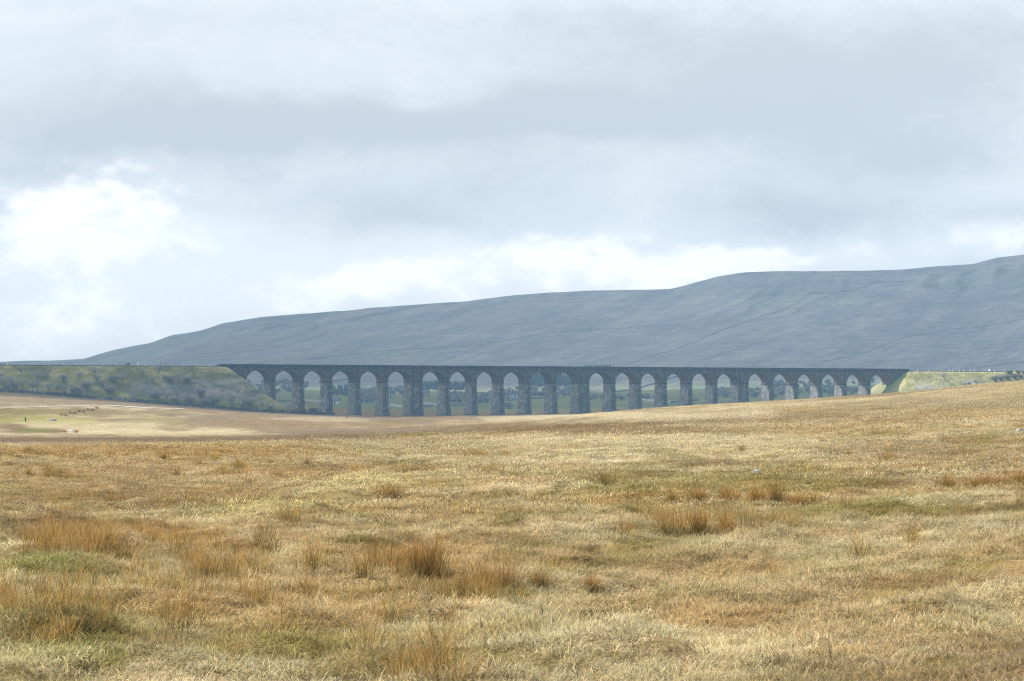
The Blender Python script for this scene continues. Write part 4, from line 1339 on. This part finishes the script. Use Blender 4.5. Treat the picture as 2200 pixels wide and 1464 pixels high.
X = np.concatenate(X); Yv = np.concatenate(Yv); I = np.concatenate(I); S_ = np.concatenate(S_)
cg = moor_rgb(X, Yv, ground(X, Yv)) * rng.uniform(.72, 1.25, len(X))[:, None]
cg[nb:] = np.array([.20, .165, .06])[None] * rng.uniform(.6, 1.5, len(X) - nb)[:, None]
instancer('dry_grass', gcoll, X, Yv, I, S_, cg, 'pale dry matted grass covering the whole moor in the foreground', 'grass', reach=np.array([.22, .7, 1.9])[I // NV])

# ---------------------------------------------------------------- rushes
rcoll = bpy.data.collections.new('rush_clumps')
RB, RT = (.14, .125, .035), (.49, .295, .105)  # olive stem feet darkened further, shading inside the clump painted in
def rush(seed, n, rad, l0, l1, w, lean=.55, dome=True):
    return blades(seed, n, rad, l0, l1, w, lean, RB, RT, .28, 0, 3, dome)
for k in range(3):
    proto(rcoll, 'a_rush_%d' % k, merge([rush(400 + k, 75, .24, .28, .55, .0045), blades(430 + k, 14, .25, .15, .35, .005, 1.2, (.30, .26, .1), (.62, .48, .27), .2)]), M['rush'])
for k in range(3):
    proto(rcoll, 'b_rush_%d' % k, rush(450 + k, 90, .45, .25, .5, .010), M['rush'])
for k in range(3):
    proto(rcoll, 'c_rush_%d' % k, rush(480 + k, 80, 1.3, .13, .25, .028, .9, False), M['rush'])
ZONES = [  # u, v, ru, rv, probability
    (290, 1185, 290, 26, .95), (880, 1245, 110, 24, .9), (1000, 1245, 140, 20, .5), (600, 1330, 380, 55, .5), (860, 1440, 180, 45, .7), (500, 1230, 260, 22, .4), (120, 1330, 170, 60, .5),
    (1300, 1250, 120, 14, .25), (1560, 1140, 160, 8, .35), (330, 1082, 250, 10, .35), (300, 975, 700, 14, .3), (250, 1020, 520, 20, .16), (800, 1018, 260, 5, .35), (1480, 940, 90, 4, .3), (2100, 1050, 130, 5, .4), (640, 1130, 100, 8, .2), (1580, 1076, 170, 8, .6), (1530, 1142, 210, 9, .6), (2110, 1046, 130, 7, .8), (836, 1068, 40, 4, .8)]
def zone_p(u, v, x, y):
    wu = fbm(x / 1.6, y / 2.5, 3, 71.) - .5; wv = fbm(x / 1.6, y / 2.5, 3, 73.) - .5
    p = np.zeros(len(u))
    for (pu, pv, ru, rv, st) in ZONES:
        q = ((u - pu) / ru + wu * 1.4) ** 2 + ((v - pv) / rv + wv * 1.8) ** 2
        p = np.maximum(p, st * (1 - sstep(q, .4, 1.2)))
    return p
X, Yv, I, S_ = [], [], [], []
for (y0, y1, dens, lod) in ((18, 58, 14, 0), (50, 150, 2.8, 1), (130, 460, .5, 2)):
    x, y = scatter(y0, y1, dens, .165)
    u, v = to_uv(x, y, ground(x, y))
    cl = sstep(fbm(x / 1.3, y / 1.8, 2, 91.), .42, .62)
    k = rng.random(len(x)) < zone_p(u, v, x, y) * (.12 + .88 * cl) + .004
    x, y = x[k], y[k]
    X.append(x); Yv.append(y); I.append(rng.integers(0, 3, len(x)) + 3 * lod)
    s = rng.uniform(.6, 1.0, len(x)); S_.append(np.c_[s, s, s * rng.uniform(.8, 1.15, len(x))])
X = np.concatenate(X); Yv = np.concatenate(Yv); I = np.concatenate(I); S_ = np.concatenate(S_)
instancer('rushes', rcoll, X, Yv, I, S_, np.ones((len(X), 3)), 'rust coloured rushes growing in loose drifts through the dry grass', 'rushes', .1, follow=False)

TUSS = [link('rush_tussock', mesh_data('rush_tussock', *(lambda q: (q[0], q[1]))(vft), M['rush'], False, {'tint': vft[2]}), None, rcoll)
        for vft in [merge([blades(500 + k, 360, .42, .26, .66, .0068, .85, (.10, .09, .025), (.46, .25, .08), .34, 0, 3, True), blades(530 + k, 110, .5, .15, .3, .006, 1.2, (.25, .22, .08), (.55, .42, .22), .2)]) for k in range(3)]]
for t in TUSS:
    rcoll.objects.unlink(t)
TS = [  # u, v of the foot, height px, width px, label
    (820, 1071, 26, 46, 'dark rush tussock standing alone mid-left, left half of a pair'), (850, 1070, 30, 36, 'dark rush tussock standing alone mid-left, right half of a pair'),
    (1443, 1081, 34, 36, 'thin rush tussock at the left end of the right-hand row'), (1500, 1079, 34, 46, 'rush tussock second from the left in the right-hand row'),
    (1570, 1082, 40, 60, 'broad pale rush tussock in the middle of the right-hand row'), (1625, 1083, 50, 50, 'tall rush tussock next to the darkest one in the right-hand row'),
    (1668, 1079, 52, 46, 'tallest dark orange rush tussock near the right end of its row'), (1710, 1088, 36, 50, 'low rush tussock right of the tallest dark orange one'),
    (1345, 1157, 44, 34, 'narrow dark rush tussock beside the tiny white stone'), (1500, 1147, 62, 60, 'large rush tussock right of the tiny white stone'), (1450, 1146, 40, 50, 'medium rush tussock between the tiny white stone and the large one'),
    (1560, 1146, 44, 50, 'sparse rush tussock right of the large one by the white stone'),
    (2035, 1050, 34, 50, 'rush tussock at the left end of the row by the right edge'), (2090, 1050, 34, 60, 'middle rush tussock in the row by the right edge'),
    (2150, 1048, 34, 60, 'fourth rush tussock in the row by the right edge'), (2120, 1049, 38, 44, 'taller rush tussock just right of middle in the right edge row'), (2190, 1042, 40, 50, 'rush tussock cut by the right edge of the photo'),
    (470, 974, 9, 30, 'small dark rush clump on the left moor, left of two'), (492, 973, 10, 28, 'small dark rush clump on the left moor, right of two'),
    (925, 1248, 96, 80, 'tallest bright orange rush clump in the centre foreground'), (890, 1235, 80, 60, 'orange rush clump just left of the tallest in the centre foreground'),
    (1035, 1262, 62, 70, 'green based rush clump right of the tallest in the centre foreground'), (1085, 1262, 56, 60, 'rush clump above the dark moss patch in the centre foreground'),
    (1160, 1262, 44, 46, 'sparse rush clump right of the dark moss patch'), (1270, 1265, 36, 50, 'low sparse rush clump farthest right in the centre foreground'),
    (139, 930, 7, 9, 'russet rush clump at the left end of the pale slab'), (165, 930, 7, 9, 'russet rush clump at the right end of the pale slab'),
]
for i in range(9):
    TS.append((132 + i * 9.5, 893 - i * 1.8 + (i % 2) * 2.5, 7, 9, 'russet clump in the slanting row above the pale slab, %s from the left' % ORD[i]))
for i, (u, v, hp, wp, lb) in enumerate(TS):
    x, y, z = hit(u, v, 15)
    o = TUSS[i % 3].copy(); COL.objects.link(o)
    hs = 1.25 * hp / FPX * y / .50; ws = wp / FPX * y / .62
    o.location = (x, y, z - .02); o.scale = (ws, ws, hs); o.rotation_euler = (0, 0, random.uniform(0, 6.28))
    tag(o, lb, 'rush', 'rush tussocks on the moor')

# ---------------------------------------------------------------- the cloud that shades the far side of the valley
CH = 1500.0
off = np.array([SUNV.x, SUNV.y]) / SUNV.z * CH
poly = np.array([(-2200, 1300), (-400, 1600), (-130, 1745), (0, 1845), (70, 1950), (125, 2040), (150, 2115), (330, 2440), (900, 2500), (2400, 2600), (2600, 6900), (-2400, 6900)], float)
def inside_dist(px, py):
    n = len(poly); d = np.full(px.shape, 1e9); ins = np.zeros(px.shape, bool)
    for i in range(n):
        a = poly[i]; b = poly[(i + 1) % n]; e = b - a
        t = np.clip(((px - a[0]) * e[0] + (py - a[1]) * e[1]) / (e @ e), 0, 1)
        d = np.minimum(d, np.hypot(px - a[0] - t * e[0], py - a[1] - t * e[1]))
        cr = (a[1] > py) != (b[1] > py)
        xi = a[0] + (py - a[1]) / np.where(abs(e[1]) < 1e-9, 1e-9, e[1]) * e[0]
        ins ^= cr & (px < xi)
    return np.where(ins, d, -d)
gx = np.concatenate([np.arange(-2500, -700, 60), np.arange(-700, 700, 14), np.arange(700, 2700, 60)]).astype(float)
gy = np.concatenate([np.arange(1250, 2700, 14), np.arange(2700, 7000, 70)]).astype(float)
PX, PY = np.meshgrid(gx, gy, indexing='ij')
D = inside_dist(PX, PY) + (fbm(PX / 90., PY / 90., 4, 80.) - .5) * 60
K = D > 0
th = np.clip(D, 0, 400) ** .6 * 6 * (.6 + .8 * fbm(PX / 160., PY / 160., 4, 82.))
vs = np.concatenate([np.stack([PX + off[0], PY + off[1], CH + th], -1).reshape(-1, 3), np.stack([PX + off[0], PY + off[1], CH - 4 - th * .12], -1).reshape(-1, 3)])
nc = len(gy)
i = (np.arange(len(gx) - 1)[:, None] * nc + np.arange(nc - 1)[None, :])
kq = K[:-1, :-1] & K[1:, :-1] & K[1:, 1:] & K[:-1, 1:]
i = i[kq]
Fq = np.stack([i, i + nc, i + nc + 1, i + 1], -1)
m, N, out = new_mat('cloud_vapour')
tr = N.n('ShaderNodeBsdfTranslucent'); tr.inputs['Color'].default_value = c4(.93, .94, .96)
thin = N.n('ShaderNodeBsdfTransparent')
m2 = N.n('ShaderNodeMixShader'); m2.inputs[0].default_value = .33          # vapour thin enough for a weak sun to show through
df = N.n('ShaderNodeBsdfDiffuse'); df.inputs['Color'].default_value = c4(.9, .9, .9)
mx = N.n('ShaderNodeMixShader'); mx.inputs[0].default_value = .5
N.l(tr.outputs[0], mx.inputs[1]); N.l(df.outputs[0], mx.inputs[2])
N.l(mx.outputs[0], m2.inputs[1]); N.l(thin.outputs[0], m2.inputs[2]); N.l(m2.outputs[0], out.inputs[0])
o = link('cloud', mesh_data('cloud', vs, np.concatenate([Fq, (Fq + len(gx) * nc)[:, ::-1]]), m, True))
o['kind'] = 'structure'

# ---------------------------------------------------------------- haze
m, N, out = new_mat('valley_haze')
pv = N.n('ShaderNodeVolumePrincipled')
pv.inputs['Color'].default_value = c4(.38, .68, .98)
pv.inputs['Density'].default_value = 0.70e-4
pv.inputs['Anisotropy'].default_value = 0.0
N.l(pv.outputs[0], out.inputs['Volume'])
mb = MB(); mb.box(-1800, 1800, -60, Y_END + 60, -12, 300)
o = mb.build('haze', m)
o['kind'] = 'stuff'
